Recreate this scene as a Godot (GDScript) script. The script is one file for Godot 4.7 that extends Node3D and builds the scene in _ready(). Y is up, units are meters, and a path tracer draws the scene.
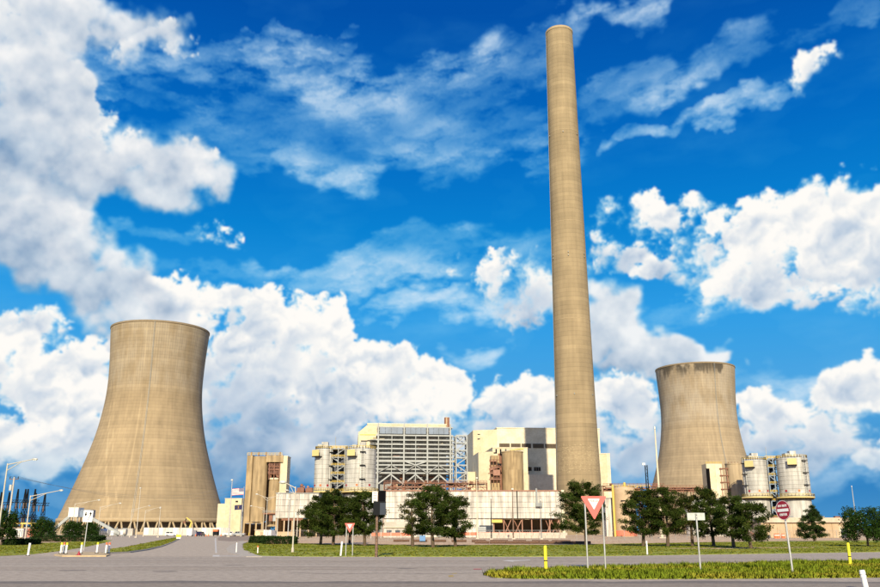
extends Node3D
# A coal power station seen from the public road: two hyperbolic cooling towers, a tall chimney, boiler houses, silos, lawns and trees.

var M := {}            # materials by name
var T := {}            # textures by name
var taken := {}        # names in use at top level
var rng := RandomNumberGenerator.new()


func _ready() -> void:
	rng.seed = 20240611
	setup_camera()
	setup_sky()
	setup_sun()
	make_textures()
	make_materials()
	build_ground()
	build_towers()
	build_chimney()
	build_boiler_houses()
	build_silos()
	build_low_buildings()
	build_plant_details()
	build_yard()
	build_lamps()
	build_trees()
	build_signs()
	build_vehicles()
	build_grass()


func setup_camera() -> void:
	var cam := Camera3D.new()
	cam.name = "camera"
	cam.position = Vector3(0, 2.2, 0)
	cam.rotation_degrees = Vector3(15.72, 0, 0)
	cam.fov = 38.43
	cam.near = 0.1
	cam.far = 12000.0
	cam.current = true
	add_child(cam)


func setup_sun() -> void:
	var sun := DirectionalLight3D.new()
	sun.name = "sun"
	sun.rotation_degrees = Vector3(-26.0, -1.5, 0)
	sun.light_color = Color(1.0, 0.93, 0.8)
	sun.light_energy = 1.6
	sun.light_angular_distance = 0.5
	sun.shadow_enabled = true
	sun.directional_shadow_max_distance = 900.0
	add_child(sun)


func setup_sky() -> void:
	var pano := PanoramaSkyMaterial.new()
	pano.panorama = ImageTexture.create_from_image(sky_image())
	pano.energy_multiplier = 0.76
	var sky := Sky.new()
	sky.sky_material = pano
	var env := Environment.new()
	env.background_mode = Environment.BG_SKY
	env.sky = sky
	env.tonemap_mode = Environment.TONE_MAPPER_LINEAR
	env.tonemap_exposure = 1.32
	env.sdfgi_enabled = true
	env.ssao_enabled = true
	env.ssil_enabled = true
	var we := WorldEnvironment.new()
	we.name = "world_environment"
	we.environment = env
	add_child(we)


# ---------------------------------------------------------------- sky: air and clouds, by azimuth (right of north) and elevation in degrees
# a bank of cloud: azimuth, elevation, half width, half height, tilt, strength, whiteness
var CUMULUS := [
	[-26.46, 24.86, 3.6, 3.54, 0, 0.8, 0.75],
	[-29.34, 27.85, 3.54, 2.85, 0, 0.8, 0.72],
	[-23.15, 23.58, 3.78, 2.44, 0, 0.7, 0.75],
	[-19.52, 23.15, 3.3, 1.64, -8, 0.35, 0.8],
	[-30.48, 29.33, 4.35, 3.3, 0, 1, 0.66],
	[-27.29, 30.67, 2.74, 2.13, 0, 0.9, 0.7],
	[-21.35, 30.66, 2.28, 1.06, -20, 0.25, 0.8],
	[-28.3, 18.72, 4.76, 2.36, 0, 0.95, 0.58],
	[-18.32, 13.76, 2.94, 1.66, 12, 0.95, 0.85],
	[-26.8, 18.34, 2.9, 1.44, 10, 0.6, 0.75],
	[-16.69, 13.48, 2.6, 1.69, 0, 1, 0.9],
	[-15.14, 19.13, 1.61, 0.78, 25, 0.3, 0.85],
	[-16.08, 19.83, 0.8, 0.65, 30, 0.25, 0.85],
	[-12.27, 13.48, 3.22, 2.11, 15, 1, 0.86],
	[-7.62, 12.59, 3.04, 2.41, 20, 1, 0.97],
	[-9.71, 13.59, 1.77, 1.61, 0, 0.9, 0.96],
	[-10.21, 10.03, 7.26, 4.29, 0, 1, 0.72],
	[-3.79, 10.78, 3.17, 2.01, 15, 1, 0.96],
	[-1.03, 8.85, 3.17, 2.41, 10, 1, 0.97],
	[-6.12, 8.46, 6.46, 3.35, 0, 1, 0.8],
	[0, 7.18, 2.18, 2.24, 0, 1, 0.85],
	[-12.75, 8.3, 4.55, 3.96, 0, 1, 0.5],
	[-15.15, 10.17, 2.99, 3.25, 0, 1, 0.66],
	[-24.39, 8.07, 4.56, 3.54, 0, 1, 0.97],
	[-26.81, 9.42, 2.8, 3, 0, 1, 0.9],
	[-24.64, 5.32, 5.04, 2.04, 0, 1, 0.93],
	[-26.56, 5.24, 3.24, 2.12, 0, 1, 0.92],
	[-23.19, 10.32, 2.9, 1.86, 0, 0.9, 0.85],
	[-21.77, 5.13, 3.54, 1.34, 0, 0.9, 0.75],
	[-27.11, 11.83, 2.58, 1.2, -10, 0.5, 0.8],
	[-19.9, 10.55, 3.66, 2.56, 0, 0.9, 0.85],
	[-18.14, 8.09, 3.1, 3.84, 0, 0.9, 0.7],
	[-9.32, 5.12, 7.15, 1.95, 0, 1, 0.42],
	[-13.18, 4.74, 3.84, 3.2, 0, 0.95, 0.34],
	[5.29, 15.89, 3.78, 1.77, 10, 0.4, 0.75],
	[7.37, 15.16, 2.76, 2.28, 0, 0.45, 0.72],
	[4.27, 17.41, 2.84, 1.22, 0, 0.3, 0.8],
	[5.44, 8.34, 2.99, 2.28, 0, 1, 0.88],
	[8.14, 8.56, 3.35, 2.38, 0, 1, 0.9],
	[11.44, 8.21, 2.9, 2.24, 0, 1, 0.88],
	[13.36, 7.63, 1.92, 1.69, 0, 0.9, 0.8],
	[8.03, 5.79, 6.27, 2.11, 0, 1, 0.62],
	[3.71, 6.5, 1.9, 1.72, 0, 0.8, 0.6],
	[13.87, 5.68, 3.2, 1.66, 0, 0.9, 0.5],
	[24.37, 18.06, 4.68, 2.98, -6, 1, 0.95],
	[26.89, 16.78, 3.42, 3.78, 0, 1, 0.9],
	[21.4, 16.32, 3.72, 2.02, -12, 1, 0.88],
	[24.29, 19.96, 2.64, 2.07, 0, 1, 0.98],
	[26.71, 19.9, 2.9, 1.8, 0, 1, 0.97],
	[17.31, 17.1, 4.55, 1.3, -8, 0.5, 0.82],
	[19.35, 18.01, 3.2, 1.54, -8, 0.45, 0.85],
	[22.18, 14.83, 3.3, 1.64, 0, 0.9, 0.8],
	[29.48, 17, 3.24, 3.6, 0, 1, 0.85],
	[14.22, 20.46, 3.4, 1.43, 0, 0.5, 0.85],
	[17.06, 20.39, 2.68, 1.17, 0, 0.45, 0.88],
	[11.77, 19.98, 1.93, 1.45, 0, 0.4, 0.8],
	[12.7, 18.25, 4.08, 1.06, -6, 0.35, 0.8],
	[26.17, 28.19, 1.59, 0.93, -20, 0.3, 0.9],
	[25.1, 27.8, 0.99, 0.58, 0, 0.25, 0.9],
	[26.12, 8.38, 2.53, 2.04, -8, 1, 0.96],
	[27.45, 9.25, 1.84, 1.53, 0, 1, 0.97],
	[22.27, 7.14, 3.02, 1.74, 0, 0.95, 0.85],
	[19.96, 7.88, 1.32, 0.88, 0, 0.85, 0.92],
	[24.08, 5.34, 4.2, 1.59, 0, 0.95, 0.62],
	[20.61, 5.35, 2.95, 1.36, 0, 0.9, 0.72],
	[26.76, 4.64, 2.12, 1.16, 0, 0.9, 0.8],
	[19.08, 4.91, 2.04, 1.36, 0, 0.8, 0.6]]
# soft, smooth vapour: the towers' plumes and the hazy mass they drift into
var VAPOUR := [
	[-27.86, 26.09, 4.72, 4.6, 0, 0.9, 0.62],
	[-28.85, 22.58, 4.35, 4.06, 0, 1, 0.56],
	[-24.29, 22.46, 4.34, 2.81, 0, 0.9, 0.64],
	[-28.58, 18.67, 5.32, 2.76, 0, 1, 0.56],
	[-27.21, 17.04, 4.85, 2.44, 15, 1, 0.52],
	[-24.8, 16.56, 3.72, 2.98, 28, 1, 0.56],
	[-22.31, 14.95, 3.54, 2.39, 28, 1, 0.62],
	[-20.44, 13.52, 3.47, 1.79, 22, 1, 0.66],
	[-19.52, 13.02, 3.28, 1.02, 10, 1, 0.7],
	[-17.27, 12.66, 1.66, 0.65, 20, 0.6, 0.8],
	[-19.56, 23.59, 4.62, 2.27, -8, 0.8, 0.72],
	[-16.34, 23.07, 2.72, 1.54, 14, 0.7, 0.66],
	[-21, 21.61, 5.38, 1.64, 0, 0.8, 0.6],
	[-24.18, 31.63, 3.9, 1.37, -8, 0.75, 0.72],
	[-20.87, 31.22, 2.18, 1.18, -20, 0.6, 0.76],
	[-27.29, 30.67, 3.05, 2.24, 0, 0.8, 0.66],
	[13.51, 9.98, 2.47, 0.79, 0, 0.8, 0.45],
	[11.38, 14.32, 2.41, 2.41, 0, 0.9, 0.76],
	[13.16, 12.64, 2.86, 2.11, 25, 1, 0.8],
	[15.43, 11.46, 2.86, 1.45, 18, 1, 0.8],
	[12.89, 10.53, 3.17, 1.32, 8, 1, 0.56],
	[10.85, 12.01, 2.01, 2.24, 0, 0.8, 0.62],
	[14.37, 11.06, 2.94, 1.45, 12, 1, 0.74],
	[16.68, 10.94, 2.27, 0.91, 8, 1, 0.82],
	[17.79, 10.62, 1.51, 0.45, 12, 0.8, 0.86],
	[14.96, 10.25, 2.56, 0.78, 0, 1, 0.6],
	[11.14, 15, 1.77, 1.61, 0, 0.7, 0.8]]
# thin streaks and veils
var CIRRUS := [
	[-12.51, 26.16, 7.81, 2.43, -6, 0.8, 0.9],
	[-3.74, 26.99, 9.75, 2.99, 4, 0.85, 0.9],
	[2.25, 27.35, 6.75, 2.6, 8, 0.8, 0.9],
	[-8.26, 28.41, 9, 1.41, -8, 0.5, 0.9],
	[4.57, 30.51, 5.32, 1.89, -18, 0.7, 0.9],
	[0, 29.63, 4.56, 1.41, -10, 0.5, 0.9],
	[-10.23, 24.05, 5.76, 1.45, 0, 0.8, 0.95],
	[-2.86, 18.25, 7.1, 1.5, -12, 0.95, 0.95],
	[-9.87, 16.94, 8.97, 0.94, -6, 0.85, 0.9],
	[1.08, 19.35, 3.6, 1.36, -14, 0.85, 0.95],
	[-7.05, 16.18, 6.3, 0.82, -6, 0.5, 0.9],
	[-19.4, 18.59, 3.84, 0.51, -5, 0.6, 0.9],
	[5.71, 18.25, 4.97, 1.36, 0, 0.55, 0.9],
	[4.93, 15.22, 4.83, 0.95, -8, 0.6, 0.9],
	[2.08, 11.87, 2.62, 0.88, -16, 0.8, 0.9],
	[-0.71, 15.28, 4.26, 0.68, -10, 0.35, 0.9],
	[15.58, 28.9, 7, 1.36, -13, 0.95, 0.95],
	[20.58, 29.88, 4.69, 1.08, -12, 0.85, 0.95],
	[11.88, 27.63, 3.31, 1.02, -16, 0.75, 0.95],
	[13.76, 33.19, 5.84, 0.84, -10, 0.6, 0.9],
	[28.56, 30.72, 4.2, 0.73, -4, 0.5, 0.9],
	[22.31, 30.19, 3.3, 0.59, -10, 0.6, 0.9],
	[18.13, 26.19, 5.44, 0.5, -10, 0.3, 0.9],
	[6.16, 32.33, 3.8, 0.99, -25, 0.55, 0.9],
	[22.15, 8.83, 5.22, 1.12, 0, 0.5, 0.9],
	[16.61, 8.48, 3.78, 1.04, -6, 0.35, 0.9],
	[-23.18, 29.12, 5.2, 1.8, 0, 0.3, 0.9],
	[-14.27, 30.43, 5.84, 1.49, -10, 0.25, 0.9],
	[17.69, 13.93, 7.68, 0.78, -8, 0.3, 0.9],
	[-21.49, 2.4, 9.28, 0.73, 0, 0.3, 0.8],
	[23.83, 3.08, 6.6, 0.94, 0, 0.5, 0.8],
	[16.85, 3.72, 7.32, 1.24, 0, 0.4, 0.8]]
const SKY_W := 4096
const SKY_H := 2048


func srgb8(c: Vector3) -> Vector3:
	return c


func air(el: float) -> Vector3:
	# sRGB colour of clear air by elevation
	var stops := [[-90.0, Vector3(88, 150, 196)], [0.0, Vector3(84, 152, 205)], [2.5, Vector3(52, 132, 196)], [8.0, Vector3(84, 168, 226)], [14.0, Vector3(48, 158, 230)], [20.0, Vector3(10, 130, 210)], [26.0, Vector3(3, 106, 194)], [34.0, Vector3(2, 82, 170)], [55.0, Vector3(6, 70, 160)], [90.0, Vector3(8, 62, 150)]]
	for k in range(1, stops.size()):
		if el <= stops[k][0]:
			var t: float = (el - stops[k - 1][0]) / (stops[k][0] - stops[k - 1][0])
			var a: Vector3 = stops[k - 1][1]
			return a.lerp(stops[k][1], t)
	return Vector3(8, 62, 150)


func noise(seed_: int, freq: float, oct: int, kind := FastNoiseLite.TYPE_SIMPLEX_SMOOTH, gain := 0.5) -> FastNoiseLite:
	var n := FastNoiseLite.new()
	n.seed = seed_
	n.noise_type = kind
	n.frequency = freq
	n.fractal_type = FastNoiseLite.FRACTAL_FBM if oct > 1 else FastNoiseLite.FRACTAL_NONE
	n.fractal_octaves = oct
	n.fractal_gain = gain
	return n


# Lays banks of cloud into a grid of w x h cells that starts at az0 / el0 (top) with step degrees a cell.
func lay(field: PackedFloat32Array, tone: PackedFloat32Array, w: int, h: int, az0: float, el0: float, step: float, list: Array, wx: PackedFloat32Array, wy: PackedFloat32Array) -> void:
	for b in list:
		var reach: float = maxf(b[2], b[3]) * 1.35 + 2.0
		var i0 := clampi(int((b[0] - reach - az0) / step), 0, w)
		var i1 := clampi(int((b[0] + reach - az0) / step) + 1, 0, w)
		var j0 := clampi(int((el0 - b[1] - reach) / step), 0, h)
		var j1 := clampi(int((el0 - b[1] + reach) / step) + 1, 0, h)
		var c := cos(deg_to_rad(b[4]))
		var s := sin(deg_to_rad(b[4]))
		var bx: float = b[0]
		var by: float = b[1]
		var ix: float = 1.0 / b[2]
		var iy: float = 1.0 / b[3]
		var st: float = b[5]
		var tn: float = b[6]
		for j in range(j0, j1):
			var row := j * w
			var el := el0 - j * step
			for i in range(i0, i1):
				var k := row + i
				var x := az0 + i * step - bx + wx[k]
				var y := by - el + wy[k]
				var u := (x * c + y * s) * ix
				var v := (y * c - x * s) * iy
				var r := u * u + v * v
				if r < 1.8:
					var d := st * (1.0 - r)
					var was := field[k]
					var wgt := clampf((d - was) * 2.5 + 0.5, 0.0, 1.0)
					tone[k] = lerpf(tone[k], tn + 0.04 - 0.24 * v, wgt)
					if d > was:
						field[k] = d


func sky_patch(w: int, h: int, az0: float, el0: float, step: float, extra: Array) -> Image:
	var n := w * h
	var cu := PackedFloat32Array(); cu.resize(n); cu.fill(-1.0)
	var ct := PackedFloat32Array(); ct.resize(n); ct.fill(0.7)
	var ci := PackedFloat32Array(); ci.resize(n); ci.fill(-1.0)
	var cit := PackedFloat32Array(); cit.resize(n)
	var wx := PackedFloat32Array(); wx.resize(n)
	var wy := PackedFloat32Array(); wy.resize(n)
	var n1 := noise(11, 0.16, 4)
	var n2 := noise(12, 0.16, 4)
	for j in h:
		var el := el0 - j * step
		for i in w:
			var az := az0 + i * step
			wx[j * w + i] = n1.get_noise_2d(az, el) * 2.6
			wy[j * w + i] = n2.get_noise_2d(az, el) * 1.9
	lay(cu, ct, w, h, az0, el0, step, CUMULUS, wx, wy)
	var va := PackedFloat32Array(); va.resize(n); va.fill(-1.0)
	var vt := PackedFloat32Array(); vt.resize(n); vt.fill(0.7)
	lay(va, vt, w, h, az0, el0, step, VAPOUR, wx, wy)
	lay(ci, cit, w, h, az0, el0, step, CIRRUS, wx, wy)
	lay(cu, ct, w, h, az0, el0, step, extra, wx, wy)
	var fine := noise(21, 0.30, 6, FastNoiseLite.TYPE_SIMPLEX_SMOOTH, 0.55)
	var tear := noise(27, 1.3, 4, FastNoiseLite.TYPE_SIMPLEX_SMOOTH, 0.6)
	var bill := noise(22, 0.42, 5, FastNoiseLite.TYPE_SIMPLEX_SMOOTH, 0.5)
	var broad := noise(25, 0.13, 3)
	var strk := noise(23, 0.34, 5, FastNoiseLite.TYPE_SIMPLEX_SMOOTH, 0.6)
	var veil := noise(24, 0.05, 4)
	var fibre := noise(26, 0.9, 4, FastNoiseLite.TYPE_SIMPLEX_SMOOTH, 0.6)
	var bytes := PackedByteArray(); bytes.resize(n * 3)
	for j in h:
		var el := el0 - j * step
		var base := air(el)
		var low := clampf(el / 5.0, 0.0, 1.0)
		for i in w:
			var k := j * w + i
			var az := az0 + i * step
			var c := base
			# thin veils, drawn out along the wind
			var q := ci[k]
			var wv := veil.get_noise_2d(az, el * 2.0)
			if q > -0.75 or wv > 0.05:
				var sn := strk.get_noise_2d(az * 0.5 + el * 0.3, el * 1.5 - az * 0.2)
				var fb := fibre.get_noise_2d(az * 0.5 + el * 0.4 + sn * 3.0, el * 1.8 - az * 0.25 + sn * 2.5 + wv * 3.0)
				var a := clampf(q * 0.75 + 0.27 + sn * 0.9 + fb * 0.24 + wv * 0.5, 0.0, 1.0) * clampf(q * 0.9 + 0.75, 0.0, 1.0)
				a = (1.0 - exp(-1.5 * a)) * (0.84 + 0.16 * fb) * clampf(0.75 + wv * 1.6, 0.4, 1.0) + clampf(wv + 0.05, 0.0, 1.0) * 0.2 * (0.6 + sn)
				c = c.lerp(Vector3(232, 240, 249), clampf(a, 0.0, 0.86) * low)
			# banks of cumulus
			var d := cu[k]
			if d > -0.8:
				var fn := fine.get_noise_2d(az, el)
				var br := broad.get_noise_2d(az, el * 1.4)
				var f2 := tear.get_noise_2d(az + fn * 2.0, el)
				var e := d + fn * 1.0 + f2 * 0.3
				# some banks are ragged and thin at the edge, others crisp
				var soft := clampf(0.66 + br * 1.3 + (0.8 - ct[k]) * 1.6 - f2 * 0.3, 0.2, 1.0)
				var a2 := clampf((e + 0.04 + 0.12 * soft) / (0.2 + 0.75 * soft), 0.0, 1.0)
				if a2 > 0.0:
					a2 = a2 * a2 * (3.0 - 2.0 * a2)
					var b1 := bill.get_noise_2d(az + 1.4 * fn, el + fn)
					var b2 := bill.get_noise_2d(az + 1.4 * fn + 0.25, el + fn - 0.6)
					var lump := broad.get_noise_2d(az * 2.3 + 40.0, el * 2.6)
					var f := ct[k] + (b1 - b2) * 0.36 * (1.15 - soft) + b1 * 0.08 + br * 0.22 + lump * 0.2 + (0.4 - clampf(e, 0.0, 1.0)) * 0.2
					f = clampf(f, 0.0, 1.0)
					var col := Vector3(120, 156, 194).lerp(Vector3(196, 210, 226), clampf(f * 2.0, 0.0, 1.0)).lerp(Vector3(255, 252, 247), clampf(f * 2.0 - 1.0, 0.0, 1.0))
					c = c.lerp(col, a2 * (0.35 + 0.65 * low))
			var pv := va[k]
			if pv > -0.7:
				var fn3 := fine.get_noise_2d(az * 0.8 + 70.0, el * 0.9)
				var e3 := pv + fn3 * 0.55 + tear.get_noise_2d(az, el) * 0.06
				var a3 := clampf((e3 + 0.12) / 0.75, 0.0, 1.0)
				if a3 > 0.0:
					a3 = a3 * a3 * (3.0 - 2.0 * a3)
					var g1 := broad.get_noise_2d(az * 1.6 + 9.0, el * 2.0)
					var f3 := clampf(vt[k] - 0.06 - 0.05 * clampf(el / 30.0, 0.0, 1.0) + g1 * 0.34 + fn3 * 0.22 + (fine.get_noise_2d(az * 0.8 + 70.0, el * 0.9) - fine.get_noise_2d(az * 0.8 + 70.0, el * 0.9 - 0.7)) * 0.3, 0.0, 1.0)
					var col3 := Vector3(132, 160, 192).lerp(Vector3(200, 211, 224), clampf(f3 * 2.0, 0.0, 1.0)).lerp(Vector3(246, 246, 246), clampf(f3 * 2.0 - 1.0, 0.0, 1.0))
					c = c.lerp(col3, a3 * 0.97)
			bytes[k * 3] = clampi(int(c.x), 0, 255)
			bytes[k * 3 + 1] = clampi(int(c.y), 0, 255)
			bytes[k * 3 + 2] = clampi(int(c.z), 0, 255)
	return Image.create_from_data(w, h, false, Image.FORMAT_RGB8, bytes)


func sky_image() -> Image:
	# the same weather all round, coarse where no detail is needed
	var r := RandomNumberGenerator.new()
	r.seed = 5
	var extra := []
	for k in 150:
		var az := r.randf_range(-180, 180)
		var el := 4.0 + 50.0 * pow(r.randf(), 1.4)
		if absf(az) < 44.0 and el < 46.0:
			continue
		extra.append([az, el, r.randf_range(3, 11), r.randf_range(1.5, 4.5), r.randf_range(-12, 12), r.randf_range(0.7, 1.0), r.randf_range(0.55, 0.95)])
	var step := 360.0 / SKY_W
	var all := sky_patch(SKY_W / 4, SKY_H / 8, -180.0 + step * 2.0, 90.0 - step * 2.0, step * 4.0, extra)
	all.resize(SKY_W, SKY_H / 2, Image.INTERPOLATE_CUBIC)
	var img := Image.create(SKY_W, SKY_H, false, Image.FORMAT_RGB8)
	img.fill(Color8(120, 124, 110))
	img.blit_rect(all, Rect2i(0, 0, SKY_W, SKY_H / 2), Vector2i.ZERO)
	var i0 := int((180.0 - 36.0) / step)
	var j0 := int((90.0 - 42.0) / step)
	var w := int(72.0 / step)
	var h := SKY_H / 2 - j0
	var part := sky_patch(w, h, -180.0 + (i0 + 0.5) * step, 90.0 - (j0 + 0.5) * step, step, extra)
	img.blit_rect(part, Rect2i(0, 0, w, h), Vector2i(i0, j0))
	# the panorama's first column looks north (-z)
	var turned := Image.create(SKY_W, SKY_H, false, Image.FORMAT_RGB8)
	turned.blit_rect(img, Rect2i(SKY_W / 2, 0, SKY_W / 2, SKY_H), Vector2i.ZERO)
	turned.blit_rect(img, Rect2i(0, 0, SKY_W / 2, SKY_H), Vector2i(SKY_W / 2, 0))
	return turned


# ---------------------------------------------------------------- textures
func bytes_image(w: int, h: int, b: PackedByteArray) -> ImageTexture:
	var img := Image.create_from_data(w, h, false, Image.FORMAT_RGB8, b)
	img.generate_mipmaps()
	return ImageTexture.create_from_image(img)


# a seamless speckled pattern: two noises mixed between two colours, with a fine grain
func speckle(size: int, seed_: int, f1: float, f2: float, a: Color, b: Color, contrast: float, grain: float) -> ImageTexture:
	var i1 := noise(seed_, f1, 4).get_seamless_image(size, size)
	var i2 := noise(seed_ + 1, f2, 3).get_seamless_image(size, size)
	i1.convert(Image.FORMAT_L8); i2.convert(Image.FORMAT_L8)
	var d1 := i1.get_data()
	var d2 := i2.get_data()
	var r := RandomNumberGenerator.new()
	r.seed = seed_
	var out := PackedByteArray(); out.resize(size * size * 3)
	for k in size * size:
		var t := clampf(0.5 + ((d1[k] - 128.0) * 0.6 + (d2[k] - 128.0) * 0.4) / 128.0 * contrast + (r.randf() - 0.5) * grain, 0.0, 1.0)
		var c := a.lerp(b, t)
		out[k * 3] = c.r8; out[k * 3 + 1] = c.g8; out[k * 3 + 2] = c.b8
	return bytes_image(size, size, out)


# weathered concrete of a tower: casting lifts, formwork panels, streaks and patches; u goes round, v up from the base
func concrete_shell(w: int, h: int, seed_: int, lifts: int, panels: int, opt: Dictionary) -> ImageTexture:
	var patch := noise(seed_, 0.006, 4)
	var streak := noise(seed_ + 1, 0.02, 3)
	var r := RandomNumberGenerator.new()
	r.seed = seed_
	var lift_tone := []
	for k in lifts + 1:
		lift_tone.append(r.randf_range(-0.03, 0.03))
	var cell := PackedFloat32Array(); cell.resize((lifts + 1) * (panels + 1))
	for k in cell.size():
		cell[k] = r.randf_range(-0.016, 0.016)
	var pale: float = opt.get("pale_from", 2.0)
	var out := PackedByteArray(); out.resize(w * h * 3)
	var marks: Array = opt.get("pale_lines", [])
	for j in h:
		var v := 1.0 - (j + 0.5) / h
		var lf := v * lifts
		var li := int(lf)
		var joint := 1.0 if fposmod(lf, 1.0) < 0.16 else 0.0
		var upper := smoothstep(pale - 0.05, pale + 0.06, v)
		for i in w:
			var u := (i + 0.5) / w
			var uf := u * panels
			var t: float = 0.89 + lift_tone[li] + cell[li * panels + int(uf)]
			var pn := patch.get_noise_2d(i * 1.4, j * 0.7)
			var sn := streak.get_noise_2d(i * 2.0, j * 0.16)
			t += pn * 0.075 + sn * 0.05
			if joint > 0.0:
				t -= 0.05
			if fposmod(uf, 1.0) < 0.14:
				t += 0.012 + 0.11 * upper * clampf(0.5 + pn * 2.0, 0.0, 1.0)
			for m in marks:
				var du := absf(u - m[0] - m[1] * (v - 0.5))
				if du < m[2]:
					t += 0.07 * clampf(0.7 + sn * 2.0, 0.0, 1.0)
			var c := Vector3(t, t * 0.985, t * 0.96)
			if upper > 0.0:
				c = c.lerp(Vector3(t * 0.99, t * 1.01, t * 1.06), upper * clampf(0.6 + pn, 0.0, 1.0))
			if opt.has("soot"):
				# dark algae stain under the lip where the steam hangs
				var so := smoothstep(0.90, 0.99, v + pn * 0.05 + sn * 0.03) * smoothstep(-0.25, 0.3, patch.get_noise_2d(i * 1.2 + 900.0, j * 1.2) + 0.1)
				if u > opt.soot[0] and u < opt.soot[1]:
					c *= 1.0 - 0.5 * so
			if opt.has("chips") and v < opt.chips and v > opt.chips - 0.05:
				if streak.get_noise_2d(i * 4.0 + 300.0, j * 9.0) > 0.33:
					c = Vector3(1.0, 1.0, 0.98)
			var k := (j * w + i) * 3
			out[k] = clampi(int(c.x * 255.0), 0, 255); out[k + 1] = clampi(int(c.y * 255.0), 0, 255); out[k + 2] = clampi(int(c.z * 255.0), 0, 255)
	return bytes_image(w, h, out)


func make_textures() -> void:
	var w := Color(1, 1, 1)
	T.grunge = speckle(512, 31, 0.006, 0.03, Color(0.90, 0.885, 0.86), w, 0.9, 0.08)
	T.stain = streak_texture()
	T.asphalt = speckle(1024, 41, 0.02, 0.09, Color(0.78, 0.77, 0.76), w, 0.8, 0.6)
	T.gravel = speckle(512, 43, 0.012, 0.08, Color(0.66, 0.62, 0.58), w, 1.3, 0.5)
	T.lawn = speckle(1024, 47, 0.008, 0.06, Color(0.66, 0.72, 0.5), Color(1.0, 0.98, 0.8), 1.5, 0.45)
	T.bark = speckle(256, 49, 0.03, 0.1, Color(0.6, 0.58, 0.56), w, 1.4, 0.4)
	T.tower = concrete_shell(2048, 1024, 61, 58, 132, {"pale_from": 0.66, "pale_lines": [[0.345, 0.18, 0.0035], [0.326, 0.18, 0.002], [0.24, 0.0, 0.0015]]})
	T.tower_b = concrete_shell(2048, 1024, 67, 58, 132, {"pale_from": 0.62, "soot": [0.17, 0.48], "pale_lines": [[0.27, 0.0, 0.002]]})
	T.chimney = concrete_shell(512, 2048, 71, 120, 16, {"chips": 0.155})


# vertical run-off stains for old silo walls
func streak_texture() -> ImageTexture:
	var n := noise(33, 0.03, 4)
	var n2 := noise(34, 0.01, 3)
	var out := PackedByteArray(); out.resize(256 * 256 * 3)
	for j in 256:
		for i in 256:
			var t := 0.9 + 0.22 * n.get_noise_2d(i * 1.5, j * 0.12) + 0.1 * n2.get_noise_2d(i, j)
			var k := (j * 256 + i) * 3
			out[k] = clampi(int(t * 255), 0, 255); out[k + 1] = clampi(int(t * 250), 0, 255); out[k + 2] = clampi(int(t * 242), 0, 255)
	return bytes_image(256, 256, out)


# ---------------------------------------------------------------- materials: base colours are linear reflectances
func mat(called: String, r: float, g: float, b: float, rough := 0.85, tex: Texture2D = null, scale := 0.1, metal := 0.0) -> StandardMaterial3D:
	var m := StandardMaterial3D.new()
	m.resource_name = called
	m.albedo_color = Color(r, g, b).linear_to_srgb()
	m.roughness = rough
	m.metallic = metal
	if tex:
		m.albedo_texture = tex
		m.uv1_triplanar = true
		m.uv1_world_triplanar = true
		m.uv1_scale = Vector3.ONE * scale
	M[called] = m
	return m


func uv_mat(called: String, r: float, g: float, b: float, tex: Texture2D, rough := 0.9) -> StandardMaterial3D:
	var m := mat(called, r, g, b, rough)
	m.albedo_texture = tex
	return m


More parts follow.
